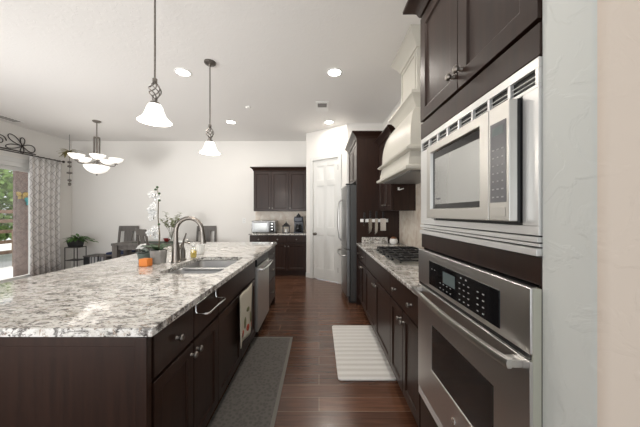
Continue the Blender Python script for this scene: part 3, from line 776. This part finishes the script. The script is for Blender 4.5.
# ------------------------------------------------------------------ island decorations
t = thing('orchid', 'white orchid in grey concrete pot on island left of the faucet', 'plant', (-1.41, 2.25, .921))
MB().lathe([(.056, 0), (.060, .004), (.068, .115), (.062, .117), (.060, .10), (.002, .10)], (0,0,0), (0,0,1), 8).build('pot', M_CONC, t, angle=20)
lf = MB()
for a in (100, 150, 190, 230, 275, 60): lf.leaf((0,0,.10), (math.cos(R(a))*.7, math.sin(R(a))*.7, .8), .13, .06, .5)
lf.build('leaves', M_DLEAF, t, solid=.002, recalc=False)
stem = [(0, 0, .10), (.01, 0, .25), (-.005, 0, .40), (-.0, 0, .55), (-.01, 0, .66)]
MB().tube(stem, [.005, .005, .004, .004, .002], 8).build('stem', M_STEM, t)
rr = random.Random(5)
def flower(c, d, s):
    mb = MB(); d = Vector(d).normalized(); u = d.orthogonal().normalized(); v = d.cross(u)
    for k in range(5):
        a = 2*PI*k/5+PI/2; q = u*math.cos(a)+v*math.sin(a)
        mb.leaf(Vector(c), q+d*.15, s, s*.85, .1, up=d)
    mb.sphere(Vector(c)+d*s*.12, s*.16, 6)
    return mb
fz = [(.64, -.03), (.60, -.05), (.575, -.015), (.50, -.02), (.465, -.06), (.435, -.025), (.40, -.055), (.30, -.015), (.265, -.055), (.235, -.015)]
for z, x in fz[1:]:
    flower((x, -.02+rr.uniform(-.02, .02), z), (rr.uniform(-.3, .2), -1, rr.uniform(-.2, .2)), .036).build('blossom', M_PETAL, t, solid=.002, recalc=False)
bd = MB()
for z, x in ((.665, -.005), (.645, -.02), (.61, .012), (.55, .014), (.39, -.045), (.34, .01)): bd.sphere((x, -.01, z), .011, 8)
bd.build('buds', M_DLEAF, t)
t = thing('succulent_planter', 'low bluish leafy planter with a white flower behind the orange box', 'plant', (-1.60, 2.36, .921))
MB().lathe([(.045, 0), (.055, .01), (.065, .07), (.058, .072), (.002, .06)], (0,0,0), (0,0,1), 16).build('pot', M_BLEAF, t)
lf = MB()
for k in range(16):
    a = k*2.4; lf.leaf((0,0,.065), (math.cos(a), math.sin(a), .9+.5*math.sin(k)), .075, .035, .4)
lf.build('leaves', M_BLEAF, t, solid=.002, recalc=False)
flower((.0, -.04, .135), (0, -.6, .8), .04).build('blossom', M_PETAL, t, solid=.002, recalc=False)
flower((-.03, -.03, .13), (-.3, -.6, .8), .035).build('blossom', M_PETAL, t, solid=.002, recalc=False)
t = BX(-.038, .038, -.03, .03, 0, .062).build('small_box', M_ORANGE, bevel=.004)
t.location = (-1.435, 2.12, .921); t.rotation_euler = (0, 0, R(-8)); tag(t, 'small orange box in front of the orchid pot', 'box')

# ------------------------------------------------------------------ floor mats
t = thing('runner_rug', 'long dark grey runner with paler border beside the island', 'rug')
BX(-.712, -.285, 1.02, 2.80, .0005, .0035).build('rug_field', M_RUG, t, bevel=.003)
MB().box(-.312, -.285, 1.02, 2.80, .0035, .005).box(-.712, -.312, 2.776, 2.80, .0035, .005).build('rug_border', M_RUGB, t, bevel=.002)
t = thing('kitchen_mat', 'white ribbed standing mat on floor in front of the range', 'mat')
MB().prism(rrect(.155, .635, 2.07, 3.07, .03), .001, .014).build('mat_field', M_MAT, t, bevel=.004)
rb = MB()
for k in range(12): rb.box(.175, .615, 2.115+.078*k, 2.155+.078*k, .013, .0165)
rb.build('ribs', M_MAT, t, bevel=.002)

# ------------------------------------------------------------------ alcove at the back
t = thing('base_cabinet', 'dark base cabinet under the toaster oven at the back wall', 'cabinet', (-1.485, 5.47, 0), 0)
w = 1.21
carcass(w, .545, .11, .885).build('cabinet_body', M_WOOD, t, bevel=.0015)
for xa, xb in ((0, .40), (.40, .80), (.80, w)):
    d = slab(xa+.003, xb-.003, .72, .872).build('drawer_front', M_WOOD, t, bevel=.003); knob(d, (xa+xb)/2, 0, .796)
for xa, xb, kx in ((0, .40, .365), (.40, .80, .765), (.80, w, .835)):
    d = shaker(xa+.003, xb-.003, .125, .705).build('door', M_WOOD, t, bevel=.002); knob(d, kx, 0, .65)
o = BX(-1.51, -.272, 5.44, YB-.002, .888, .92).build('worktop', M_GRAN, bevel=.008, seg=3)
tag(o, 'short granite worktop in the back alcove under the toaster oven', 'worktop')
struct(BX(-1.49, -.272, YB-.012, YB, .921, 1.40).build('backsplash', M_TILE))
t = thing('wall_cabinet', 'three door dark wall cabinet on the back wall over toaster oven', 'cabinet', (-1.455, 5.685, 0), 0)
w = 1.175
BX(0, w, .021, .333, 1.40, 2.29).build('cabinet_body', M_WOOD, t, bevel=.002)
for k, kx in ((0, .36), (1, .425), (2, .815)):
    xa = k*w/3; xb = xa+w/3
    d = shaker(xa+.003, xb-.003, 1.41, 2.28).build('door', M_WOOD, t, bevel=.002); knob(d, kx, 0, 1.47)
crown_mb(0, w, 0, .333, 2.29, 2.375, .065, right=False).build('crown_moulding', M_WOOD, t)
# toaster oven
t = thing('toaster_oven', 'silver countertop toaster oven on the back alcove worktop', 'toaster oven', (-1.46, 5.52, .921), 0)
BX(0, .52, .01, .34, .015, .27).build('body', M_FRIDGE, t, bevel=.012)
d = BX(.02, .37, -.004, .008, .03, .255).build('door', M_FRIDGE, t, bevel=.003)
BX(.05, .34, -.006, -.0035, .07, .225).build('window_glass', M_MIRG, d)
MB().tube([(.05, -.004, .24), (.05, -.03, .24), (.34, -.03, .24), (.34, -.004, .24)], .007, 8).build('handle', M_CHROME, d)
BX(.385, .50, -.004, .008, .03, .255).build('control_panel', M_BGLASS, t, bevel=.002)
for zz in (.075, .14, .205): MB().lathe([(.022, 0), (.020, .018), (.002, .02)], (.443, -.004, zz), (0,-1,0), 14).build('control_knob', M_CHROME, t)
for xx in (.04, .48):
    for yy in (.04, .30): BX(xx-.015, xx+.015, yy-.015, yy+.015, 0, .016).build('foot', M_BLACK, t)
# lantern
t = thing('lantern', 'small black house shaped lantern between toaster oven and coffee maker', 'lantern', (-.72, 5.62, .921), 0)
f = MB().box(-.075, .075, -.075, .075, 0, .015).box(-.075, .075, -.075, .075, .14, .15)
for a in (-1, 1):
    for b in (-1, 1): f.box(a*.068-.006, a*.068+.006, b*.068-.006, b*.068+.006, .015, .14)
f.build('frame', M_BLACK, t)
MB().loft([[(-.09,-.09,.15),(.09,-.09,.15),(.09,.09,.15),(-.09,.09,.15)], [(-.008,-.008,.23),(.008,-.008,.23),(.008,.008,.23),(-.008,.008,.23)]]).build('roof', M_BLACK, t, smooth=False)
MB().lathe([(.03, .015), (.03, .09), (.002, .095)], (0,0,0), (0,0,1), 12).build('candle', M_WHITEPL, t)
MB().lathe([(.004, .23), (.012, .24), (.004, .252)], (0,0,0), (0,0,1), 10).build('finial', M_BLACK, t)
# coffee maker
t = thing('coffee_maker', 'dark navy coffee maker beside the pantry wall corner', 'coffee maker', (-.45, 5.62, .921), 0)
BX(-.10, .10, -.10, .17, 0, .03).build('base', M_TURQ, t, bevel=.006)
BX(-.10, .10, .04, .17, .03, .36).build('tower', M_TURQ, t, bevel=.01)
BX(-.095, .095, -.10, .05, .25, .35).build('brew_head', M_TURQ, t, bevel=.015)
MB().lathe([(.055, 0), (.07, .03), (.07, .10), (.05, .15), (.045, .16)], (0, -.035, .032), (0,0,1), 16).build('carafe', M_BGLASS, t)
MB().lathe([(.04, .35), (.05, .36), (.045, .39), (.02, .41), (.012, .43)], (0, 0, 0), (0,0,1), 14).build('lid', M_BLACK, t)
# cord
tag(MB().tube([(-.60, 5.75, .925), (-.585, 5.68, .925), (-.62, 5.62, .926), (-.58, 5.56, .926), (-.55, 5.60, .926), (-.555, 5.70, .95), (-.57, 5.95, 1.02)], .004, 6).build('power_cord', M_BLACK), 'thin black power cord curling on alcove worktop beside coffee maker', 'cord')
# outlets
def outlet(name, label, x, y, z, w=.075):
    t = thing(name, label, 'outlet', (x, y, z), 0)
    BX(-w/2, w/2, -.006, 0, -.058, .058).build('plate', M_WHITEPL, t, bevel=.002)
    m_ = MB()
    for dz in (-.025, .025): m_.box(-.012, -.008, -.0068, -.0060, dz-.008, dz+.008).box(.008, .012, -.0068, -.0060, dz-.008, dz+.008)
    m_.build('slots', M_DARKVENT, t)
outlet('wall_outlet', 'white outlet plate on back wall left of the alcove cabinets', -1.76, YB, 1.18)

# ------------------------------------------------------------------ dining area
t = thing('dining_table', 'dark grey wooden dining table beyond the island', 'table', (-3.27, 5.24, 0), 0)
BX(-.82, .82, -.21, .21, .715, .76).build('tabletop', M_GREYW, t, bevel=.004)
MB().box(-.74, .74, -.17, -.15, .63, .715).box(-.74, .74, .15, .17, .63, .715).box(-.74, -.72, -.15, .15, .63, .715).box(.72, .74, -.15, .15, .63, .715).build('apron', M_GREYW, t)
for sx in (-1, 1):
    for sy in (-1, 1): BX(sx*.76-.05, sx*.76+.05, sy*.15-.05, sy*.15+.05, 0, .715).build('leg', M_GREYW, t, bevel=.004)
o = MB().box(-3.75, -2.7, 5.12, 5.36, .7605, .766).build('table_runner', M_TGREEN, bevel=.001); tag(o, 'dark green runner laid along the dining table', 'table runner')
def chair(label, x, y, rz, cushion=False):
    t = thing('dining_chair', label, 'chair', (x, y, 0), rz, 'dining chairs around the grey table')
    BX(-.22, .22, -.21, .21, .43, .465).build('seat', M_GREYW, t, bevel=.006)
    for sx in (-1, 1):
        BX(sx*.20-.02, sx*.20+.02, -.20, -.16, 0, .43).build('leg', M_GREYW, t, bevel=.003)
        MB().loft([[(sx*.20-.02, .18+.0, 0), (sx*.20+.02, .18, 0), (sx*.20+.02, .215, 0), (sx*.20-.02, .215, 0)],
                   [(sx*.20-.02, .18, .45), (sx*.20+.02, .18, .45), (sx*.20+.02, .215, .45), (sx*.20-.02, .215, .45)],
                   [(sx*.19-.02, .25, 1.03), (sx*.19+.02, .25, 1.03), (sx*.19+.02, .28, 1.03), (sx*.19-.02, .28, 1.03)]]).build('leg', M_GREYW, t, bevel=.002)
    def yb(z): return .185+.07*(z-.45)/.58
    bk = MB(); bl = MB()
    bk.loft([[(-.17, yb(.94), .94), (.17, yb(.94), .94), (.17, yb(.94)+.025, .94), (-.17, yb(.94)+.025, .94)],
             [(-.215, yb(1.06), 1.06), (.215, yb(1.06), 1.06), (.215, yb(1.06)+.025, 1.06), (-.215, yb(1.06)+.025, 1.06)]])
    bl.loft([[(-.17, yb(.56), .56), (.17, yb(.56), .56), (.17, yb(.56)+.02, .56), (-.17, yb(.56)+.02, .56)],
             [(-.17, yb(.62), .62), (.17, yb(.62), .62), (.17, yb(.62)+.02, .62), (-.17, yb(.62)+.02, .62)]])
    bk.build('top_rail', M_GREYW, t); bl.build('lower_rail', M_GREYW, t)
    MB().loft([[(-.085, yb(.62), .62), (.085, yb(.62), .62), (.085, yb(.62)+.018, .62), (-.085, yb(.62)+.018, .62)],
               [(-.085, yb(.94), .94), (.085, yb(.94), .94), (.085, yb(.94)+.018, .94), (-.085, yb(.94)+.018, .94)]]).build('back_splat', M_GREYW, t)
    if cushion: BX(-.20, .20, -.19, .17, .466, .51).build('cushion', M_BLUE, t, bevel=.015)
    return t
# rz=0: back towards +Y, faces camera
chair('grey chair on the far side of the table, leftmost in the photo', -4.40, 5.70, 6, True)
chair('grey chair on near side of the table showing its slatted back', -3.15, 4.97, 145)
chair('grey chair on the far side of table seen past the faucet arch', -2.56, 5.70, 12)
# vase with branches
t = thing('branch_vase', 'vase of pale leafy twigs on the dining table behind the faucet', 'vase', (-3.02, 5.24, .767))
MB().lathe([(.045, 0), (.06, .02), (.065, .08), (.04, .15), (.03, .19), (.036, .20)], (0,0,0), (0,0,1), 16).build('vase', M_BOTGL, t)
tg = MB(); lf = MB(); rr = random.Random(11)
for k in range(9):
    a = rr.uniform(0, 2*PI); sp = rr.uniform(.08, .22); hh = rr.uniform(.42, .62)
    pts = [(0, 0, .05), (sp*.3*math.cos(a), sp*.3*math.sin(a), .25), (sp*math.cos(a), sp*math.sin(a), hh)]
    tg.tube(pts, [.004, .003, .0015], 5)
    for q in range(16):
        u = .2+.8*q/15; p = Vector(pts[1]).lerp(Vector(pts[2]), u); b = rr.uniform(0, 6.28)
        lf.leaf(p, (math.cos(b), math.sin(b), .5), .065, .038, .2)
tg.build('twigs', M_STEM, t); lf.build('leaves', M_PLEAF, t, solid=.001, recalc=False)
t = thing('red_bowl', 'small red bowl on the dining table beside the twig vase', 'bowl', (-3.15, 5.30, .767))
MB().lathe([(.03, 0), (.05, .02), (.065, .07), (.060, .07), (.045, .024), (.002, .012)], (0,0,0), (0,0,1), 18).build('bowl', M_RED, t)
t = thing('serving_tray', 'white tray lying on right end of the dining table', 'tray', (-2.83, 5.24, .767))
MB().prism(rrect(-.11, .11, -.10, .10, .03), 0, .035).build('tray', M_PAPER, t, bevel=.004)
# low crates against the back wall
def crate(label, x, m, wd=.22):
    t = thing('storage_crate', label, 'crate', (x, 5.83, 0), 0)
    BX(-wd/2, wd/2, -.16, .16, 0, .385).build('box', m, t, bevel=.004)
    BX(-wd/2-.008, wd/2+.008, -.168, .168, .386, .41).build('lid', M_GREYW, t, bevel=.003)
crate('black low storage crate nearest the plant stand on the back wall', -5.16, M_BLACK, .12)
crate('grey striped low crate in the middle of the row at back wall', -4.99, stripes_mat('crate_stripe', (.12, .12, .125), (.42, .41, .40), .07, 0, .8), .18)
crate('grey striped low crate closest to the dining chairs at back wall', -4.78, stripes_mat('crate_stripe_dark', (.10, .10, .11), (.34, .33, .33), .08, 0, .8), .18)
# plant stand in the corner
t = thing('plant_stand', 'black metal two tier plant stand in the left corner', 'plant stand', (-5.38, 5.66, 0))
BX(-.14, .14, -.11, .11, .60, .615).build('shelf', M_WIRON, t); BX(-.14, .14, -.11, .11, .32, .332).build('shelf', M_WIRON, t)
for sx in (-1, 1):
    for sy in (-1, 1): MB().tube([(sx*.135, sy*.105, 0), (sx*.135, sy*.105, .615)], .008, 8).build('leg', M_WIRON, t)
t = thing('potted_plant', 'trailing green houseplant in black trough on the plant stand', 'plant', (-5.38, 5.66, .616))
MB().loft([[(-.10,-.07,0),(.10,-.07,0),(.10,.07,0),(-.10,.07,0)], [(-.13,-.09,.15),(.13,-.09,.15),(.13,.09,.15),(-.13,.09,.15)]]).build('pot', M_BLACK, t, bevel=.004)
lf = MB(); rr = random.Random(2)
for k in range(60):
    a = rr.uniform(0, 6.28); r0 = rr.uniform(0, .09)
    lf.leaf((r0*math.cos(a)+rr.uniform(-.02, .10), r0*math.sin(a), .13+rr.uniform(0, .09)), (math.cos(a)+.35, math.sin(a), rr.uniform(.0, 1.0)), rr.uniform(.09, .17), .055, .6)
for k in range(7): lf.leaf((.20+.03*k, -.02*(k % 3), .22-.018*k), (1, -.4+.2*(k % 4), .2), .12, .06, .4)
lf.build('leaves', M_LEAF, t, solid=.001, recalc=False)

# curtain, rod, iron scroll
t = thing('curtain', 'grey lattice patterned curtain hanging beside the sliding glass door', 'curtain')
n, m = 90, 6; mb = MB()
for j in range(m+1):
    z = 2.488-2.458*j/m
    for i in range(n+1):
        u = i/n; wd = 1.0 - .06*math.sin(PI*j/m)
        y = 5.06+(.62*wd)*u
        mb.v.append((XL+.10+.038*math.sin(u*2*PI*5.5+.3*math.sin(z*2))*(.55+.45*j/m), y, z))
for j in range(m):
    for i in range(n):
        a = j*(n+1)+i; mb.f.append((a, a+1, a+n+2, a+n+1))
cf = mb.build('fabric', M_CURT, t, solid=.003, recalc=False)
uvl = cf.data.uv_layers.new(name='UVMap'); arc = [0.0]
for i in range(n): arc.append(arc[-1]+(Vector(mb.v[i+1])-Vector(mb.v[i])).length)
for lp in cf.data.loops: uvl.data[lp.index].uv = (arc[lp.vertex_index % (n+1)], mb.v[lp.vertex_index][2])
for k in range(6): MB().tube([(XL+.10+.018*math.cos(q), 5.10+.11*k, 2.505+.018*math.sin(q)) for q in [2*PI*i/12 for i in range(13)]], .003, 6).build('ring', M_WIRON, t)
t = thing('curtain_rod', 'thin black curtain rod above the sliding glass door', 'curtain rod')
MB().tube([(XL+.10, 2.9, 2.505), (XL+.10, 5.71, 2.505)], .010, 10).build('pole', M_WIRON, t)
MB().sphere((XL+.10, 5.73, 2.505), .028, 12).build('finial', M_WIRON, t)
for yy in (3.05, 5.69): MB().tube([(XL, yy, 2.505), (XL+.10, yy, 2.505)], .008, 8).build('bracket', M_WIRON, t)
# wrought iron scroll, flat in the wall plane
sc = MB(); X0 = XL+.02
def sp(pts, r=.008): sc.tube([(X0, y, z) for y, z in pts], r, 6)
sp([(3.50, 2.555), (5.24, 2.555)], .011)
cy, cz = 5.01, 2.67
def petal(c, ang, L, wd):
    pts = []
    for k in range(25):
        a = 2*PI*k/24; lx = L/2*(1-math.cos(a)); lw = wd*math.sin(a)*math.sin(a/2)**1
        pts.append((c[0]+lx*math.cos(ang)-lw*math.sin(ang), c[1]+lx*math.sin(ang)+lw*math.cos(ang)))
    sp(pts)
def spiral(c, r0, turns, a0, s=1):
    sp([(c[0]+r0*(1-.75*k/30)*math.cos(a0+s*2*PI*turns*k/30), c[1]+r0*(1-.75*k/30)*math.sin(a0+s*2*PI*turns*k/30)) for k in range(31)])
for cy_, sgn in ((5.01, 1), (3.74, -1)):
    petal((cy_, cz), R(-8) if sgn > 0 else R(188), .22, .09); petal((cy_, cz), R(90), .16, .05); petal((cy_, cz), R(145) if sgn > 0 else R(35), .28, .07); petal((cy_, cz), R(-95), .14, .04)
    petal((cy_, cz), R(195) if sgn > 0 else R(-15), .28, .05)
    spiral((cy_-sgn*.36, 2.70), .10, 1.4, 0, sgn); spiral((cy_-sgn*.44, 2.82), .09, 1.3, PI, -sgn)
spiral((4.375, 2.80), .15, 1.6, 0); 
tag(sc.build('iron_scroll', M_WIRON), 'black wrought iron scroll ornament on the wall above the sliding door', 'wall decor')
# hanging ornament
t = thing('hanging_ornament', 'hanging plant ornament with a string of discs by the left corner', 'hanging ornament', (-5.36, 5.5, 0))
MB().tube([(0, 0, 3.045), (0, 0, 1.95)], .003, 6).build('cord', M_WIRON, t)
lf = MB(); rr = random.Random(9)
for k in range(44):
    a = rr.uniform(0, 6.28); lf.leaf((0, 0, 2.68), (math.cos(a), math.sin(a), rr.uniform(-.6, .7)), rr.uniform(.14, .22), .035, .4)
lf.build('leaves', mat('olive_leaf', (.24, .20, .06), .6), t, solid=.001, recalc=False)
for k, zz in enumerate((2.45, 2.36, 2.22, 2.06)):
    MB().lathe([(.001, -.03), (.035+.012*(k == 2), -.012), (.035+.012*(k == 2), .012), (.001, .03)], (0, 0, zz), (0,0,1), 12).build('disc', M_PEWTER, t)
MB().sphere((0, 0, 1.98), .03, 10, (1, 1, 1.3)).build('bell', M_PEWTER, t)

# ------------------------------------------------------------------ chandelier
t = thing('chandelier', 'brushed metal chandelier with a bowl and ring of upturned glass shades', 'chandelier', (-4.08, 4.70, 0))
MB().lathe([(.065, 3.049), (.065, 3.035), (.045, 3.02), (.01, 3.01), (.008, 2.76)], (0,0,0), (0,0,1), 20).build('canopy', M_NICKEL, t)
MB().lathe([(.01, 2.76), (.05, 2.75), (.05, 2.735), (.03, 2.73)], (0,0,0), (0,0,1), 20).build('collar', M_NICKEL, t)
for k in range(4):
    a = PI/4+PI/2*k; x, y = .038*math.cos(a), .038*math.sin(a); MB().tube([(x, y, 2.735), (x, y, 2.42)], .013, 8).build('column_rod', M_NICKEL, t)
MB().lathe([(.04, 2.42), (.05, 2.41), (.05, 2.40), (.012, 2.39), (.012, 2.27), (.03, 2.26)], (0,0,0), (0,0,1), 16).build('stem', M_NICKEL, t)
MB().lathe([(.185, .15), (.192, .155), (.18, .12), (.148, .07), (.095, .032), (.03, .010), (.002, .006), (.03, .016), (.095, .038), (.142, .078), (.172, .125)], (0, 0, 2.07), (0,0,1), 28).build('bowl_shade', M_BOWL, t)
MB().lathe([(.002, 2.045), (.015, 2.055), (.010, 2.07), (.018, 2.08)], (0,0,0), (0,0,1), 12).build('finial', M_NICKEL, t)
for k in range(5):
    a = R(-118+72*k); c, s = math.cos(a), math.sin(a)
    pts = [(.02*c, .02*s, 2.30), (.10*c, .10*s, 2.26), (.19*c, .19*s, 2.235), (.26*c, .26*s, 2.24), (.285*c, .285*s, 2.28)]
    ar = MB().tube(pts, .008, 8).lathe([(.03, 0), (.03, .01), (.018, .02)], (.285*c, .285*s, 2.275), (0,0,1), 14).build('arm', M_NICKEL, t)
    MB().lathe([(.025, 0), (.055, .012), (.092, .040), (.112, .075), (.116, .088), (.110, .088), (.088, .045), (.052, .018), (.002, .01)], (.285*c, .285*s, 2.295), (0,0,1), 20).build('glass_shade', M_BOWL, ar)

# pendants
def pendant(label, x, y):
    t = thing('pendant_lamp', label, 'lamp', (x, y, 0), 0, 'pendant lamps over the island')
    MB().lathe([(.062, 3.049), (.062, 3.035), (.05, 3.022), (.02, 3.015), (.008, 3.00)], (0,0,0), (0,0,1), 20).build('canopy', M_PEWTER, t)
    MB().tube([(0, 0, 3.01), (0, 0, 2.335)], .0065, 8).build('rod', M_PEWTER, t)
    cg = MB(); cg.lathe([(.008, 2.35), (.016, 2.345), (.016, 2.32), (.010, 2.315)], (0,0,0), (0,0,1), 12)
    for k in range(5):
        pts = []
        for i in range(13):
            u = i/12; a = 2*PI*k/5+u*PI*1.1; r = .008+.032*math.sin(PI*u)**.9; pts.append((r*math.cos(a), r*math.sin(a), 2.315-.115*u))
        cg.tube(pts, .0042, 6)
    cg.lathe([(.010, 2.20), (.018, 2.195), (.014, 2.18), (.030, 2.172), (.030, 2.158), (.024, 2.155)], (0,0,0), (0,0,1), 16)
    cg.build('twisted_cage', M_PEWTER, t)
    MB().lathe([(.026, .128), (.040, .125), (.052, .105), (.060, .075), (.072, .045), (.092, .018), (.108, .004), (.110, 0), (.104, .004), (.086, .022), (.066, .05), (.054, .08), (.044, .105), (.002, .112)], (0, 0, 2.03), (0,0,1), 28).build('glass_shade', M_SHADE, t)
    lamp('pendant_light', 'POINT', (x, y, 1.98), 5, .05)
pendant('near pendant lamp with twisted cage and white bell shade', -1.205, 1.88)
pendant('farther pendant lamp nearer the back wall with white bell shade', -1.22, 2.865)

# recessed lights
def down(label, x, y):
    t = thing('recessed_light', label, 'ceiling light', (x, y, CEIL), 0, 'recessed ceiling lights')
    MB().lathe([(.075, -.001), (.095, -.001), (.092, -.008), (.075, -.010)], (0,0,0), (0,0,1), 28, cap=False).build('trim_ring', M_WHITEPL, t)
    MB().lathe([(.075, -.001), (.074, -.006), (.002, -.007)], (0,0,0), (0,0,1), 28).build('lens', M_BULB, t)
    lamp('recessed_lamp', 'AREA', (x, y, CEIL-.02), DOWNLIGHT_W, .15)
down('recessed ceiling light between the two pendant lamps', -1.63, 3.07)
down('recessed ceiling light nearest the range hood', .186, 3.07)
down('recessed ceiling light above the far end of the island', -1.63, 4.75)
down('recessed ceiling light just in front of the pantry door', .186, 4.75)
down('recessed ceiling light overhead near camera on the range side, out of frame', .186, 1.39)
down('recessed ceiling light overhead near camera on the island side, out of frame', -1.63, 1.39)
# ceiling vent, smoke detector, side register
t = thing('ceiling_vent', 'small square ceiling vent with dark half near the pantry', 'vent', (.05, 4.05, CEIL))
BX(-.10, .10, -.18, .18, -.012, -.001).build('frame', M_WHITEPL, t, bevel=.003)
BX(-.07, .07, -.13, .01, -.014, -.012).build('grille', M_DARKVENT, t)
t = thing('ceiling_vent', 'long slotted ceiling register near the left wall', 'vent', (-5.55, 4.55, CEIL))
BX(-.09, .09, -.20, .20, -.010, -.001).build('frame', M_WHITEPL, t, bevel=.003)
m_ = MB()
for k in range(7): m_.box(-.07, .07, -.17+.05*k, -.145+.05*k, -.013, -.010)
m_.build('grille', M_DARKVENT, t)
t = thing('smoke_detector', 'small white round sensor on ceiling right of the far pendant', 'smoke detector', (-1.13, 4.08, CEIL))
MB().lathe([(.04, -.001), (.04, -.015), (.03, -.022), (.002, -.023)], (0,0,0), (0,0,1), 20).build('housing', M_WHITEPL, t)

# ------------------------------------------------------------------ outside the sliding door
struct(BX(-16, XL-.15, 0, 16, -.12, -.03).build('patio_ground', M_PATIO))
t = thing('patio_post', 'broad brown weathered board standing on the patio outside the glass door', 'post', (-6.43, 5.58, -.03))
MB().box(-.03, .03, -.18, .17, 0, 3.0).build('post', M_POST, t, bevel=.01)
def butterfly(label, y, z, m, s):
    b = thing('butterfly_ornament', label, 'ornament', (-6.39, y, z))
    mb = MB()
    for a, L in ((35, 1), (145, 1), (-35, .7), (215, .7)): mb.leaf((0, 0, 0), (.15, math.cos(R(a)), math.sin(R(a))), s*L, s*.7*L, .05, up=(1,0,0))
    mb.build('wings', m, b, solid=.004, recalc=False)
    MB().tube([(.008, 0, -s*.4), (.008, 0, s*.4)], .006, 6).build('body', M_WIRON, b)
butterfly('mustard yellow butterfly ornament fixed high on the patio board', 5.50, 1.72, M_GOLD, .14)
butterfly('teal butterfly ornament lower on the patio board', 5.66, 1.60, M_TEAL, .15)
t = thing('garden_fence', 'brown wooden rail fence seen outside the glass door', 'fence')
for k in range(9):
    BX(-9.10, -9.0, 3.0+.95*k, 3.10+.95*k, -.03, 1.45).build('post', M_FENCE, t)
for zz in (.25, .55, .85, 1.15, 1.42): BX(-9.0, -8.97, 2.9, 10.8, zz-.07, zz+.03).build('rail', M_FENCE, t)
t = thing('garden_chair', 'dark wooden patio chair outside the glass door', 'chair', (-7.6, 6.75, -.03), 60)
BX(-.28, .28, -.26, .26, .38, .42).build('seat', M_FENCE, t); BX(-.28, .28, .24, .28, .42, .95).build('backrest', M_FENCE, t)
for sx in (-1, 1):
    for sy in (-1, 1): BX(sx*.25-.025, sx*.25+.025, sy*.23-.025, sy*.23+.025, 0, .38).build('leg', M_FENCE, t)
def bush(label, x, y, rx, ry, rz, seed, n=2200):
    rr = random.Random(seed); t = thing('garden_tree', label, 'tree', (x, y, -.03), 0, 'trees beyond the garden fence')
    mb = MB()
    for k in range(n):
        a = rr.uniform(0, 6.283); ph = math.acos(rr.uniform(-1, 1)); q = rr.uniform(.6, 1)
        p = (rx*q*math.sin(ph)*math.cos(a), ry*q*math.sin(ph)*math.sin(a), 1.9+rz*q*math.cos(ph))
        d = (rr.uniform(-1, 1), rr.uniform(-1, 1), rr.uniform(-.5, 1)); mb.leaf(p, d, .28, .15, .2)
    mb.build('crown', M_GARDEN, t, recalc=False)
    MB().tube([(0, 0, 0), (.05, 0, 1.0), (0, .05, 2.4)], [.14, .11, .06], 8).build('trunk', M_STEM, t)
M_GARDEN = mat('garden_leaf', (.30, .44, .14), .6, var=.4, vscale=3)
bush('green leafy tree directly behind the fence, nearest the patio post', -10.8, 8.0, 1.3, 1.4, 1.7, 1)
bush('green leafy tree farther left behind the garden fence', -10.9, 11.3, 1.3, 1.5, 1.9, 2)
bush('green leafy tree behind the fence mostly hidden by door frame', -10.7, 4.7, 1.3, 1.4, 1.8, 3, 1500)
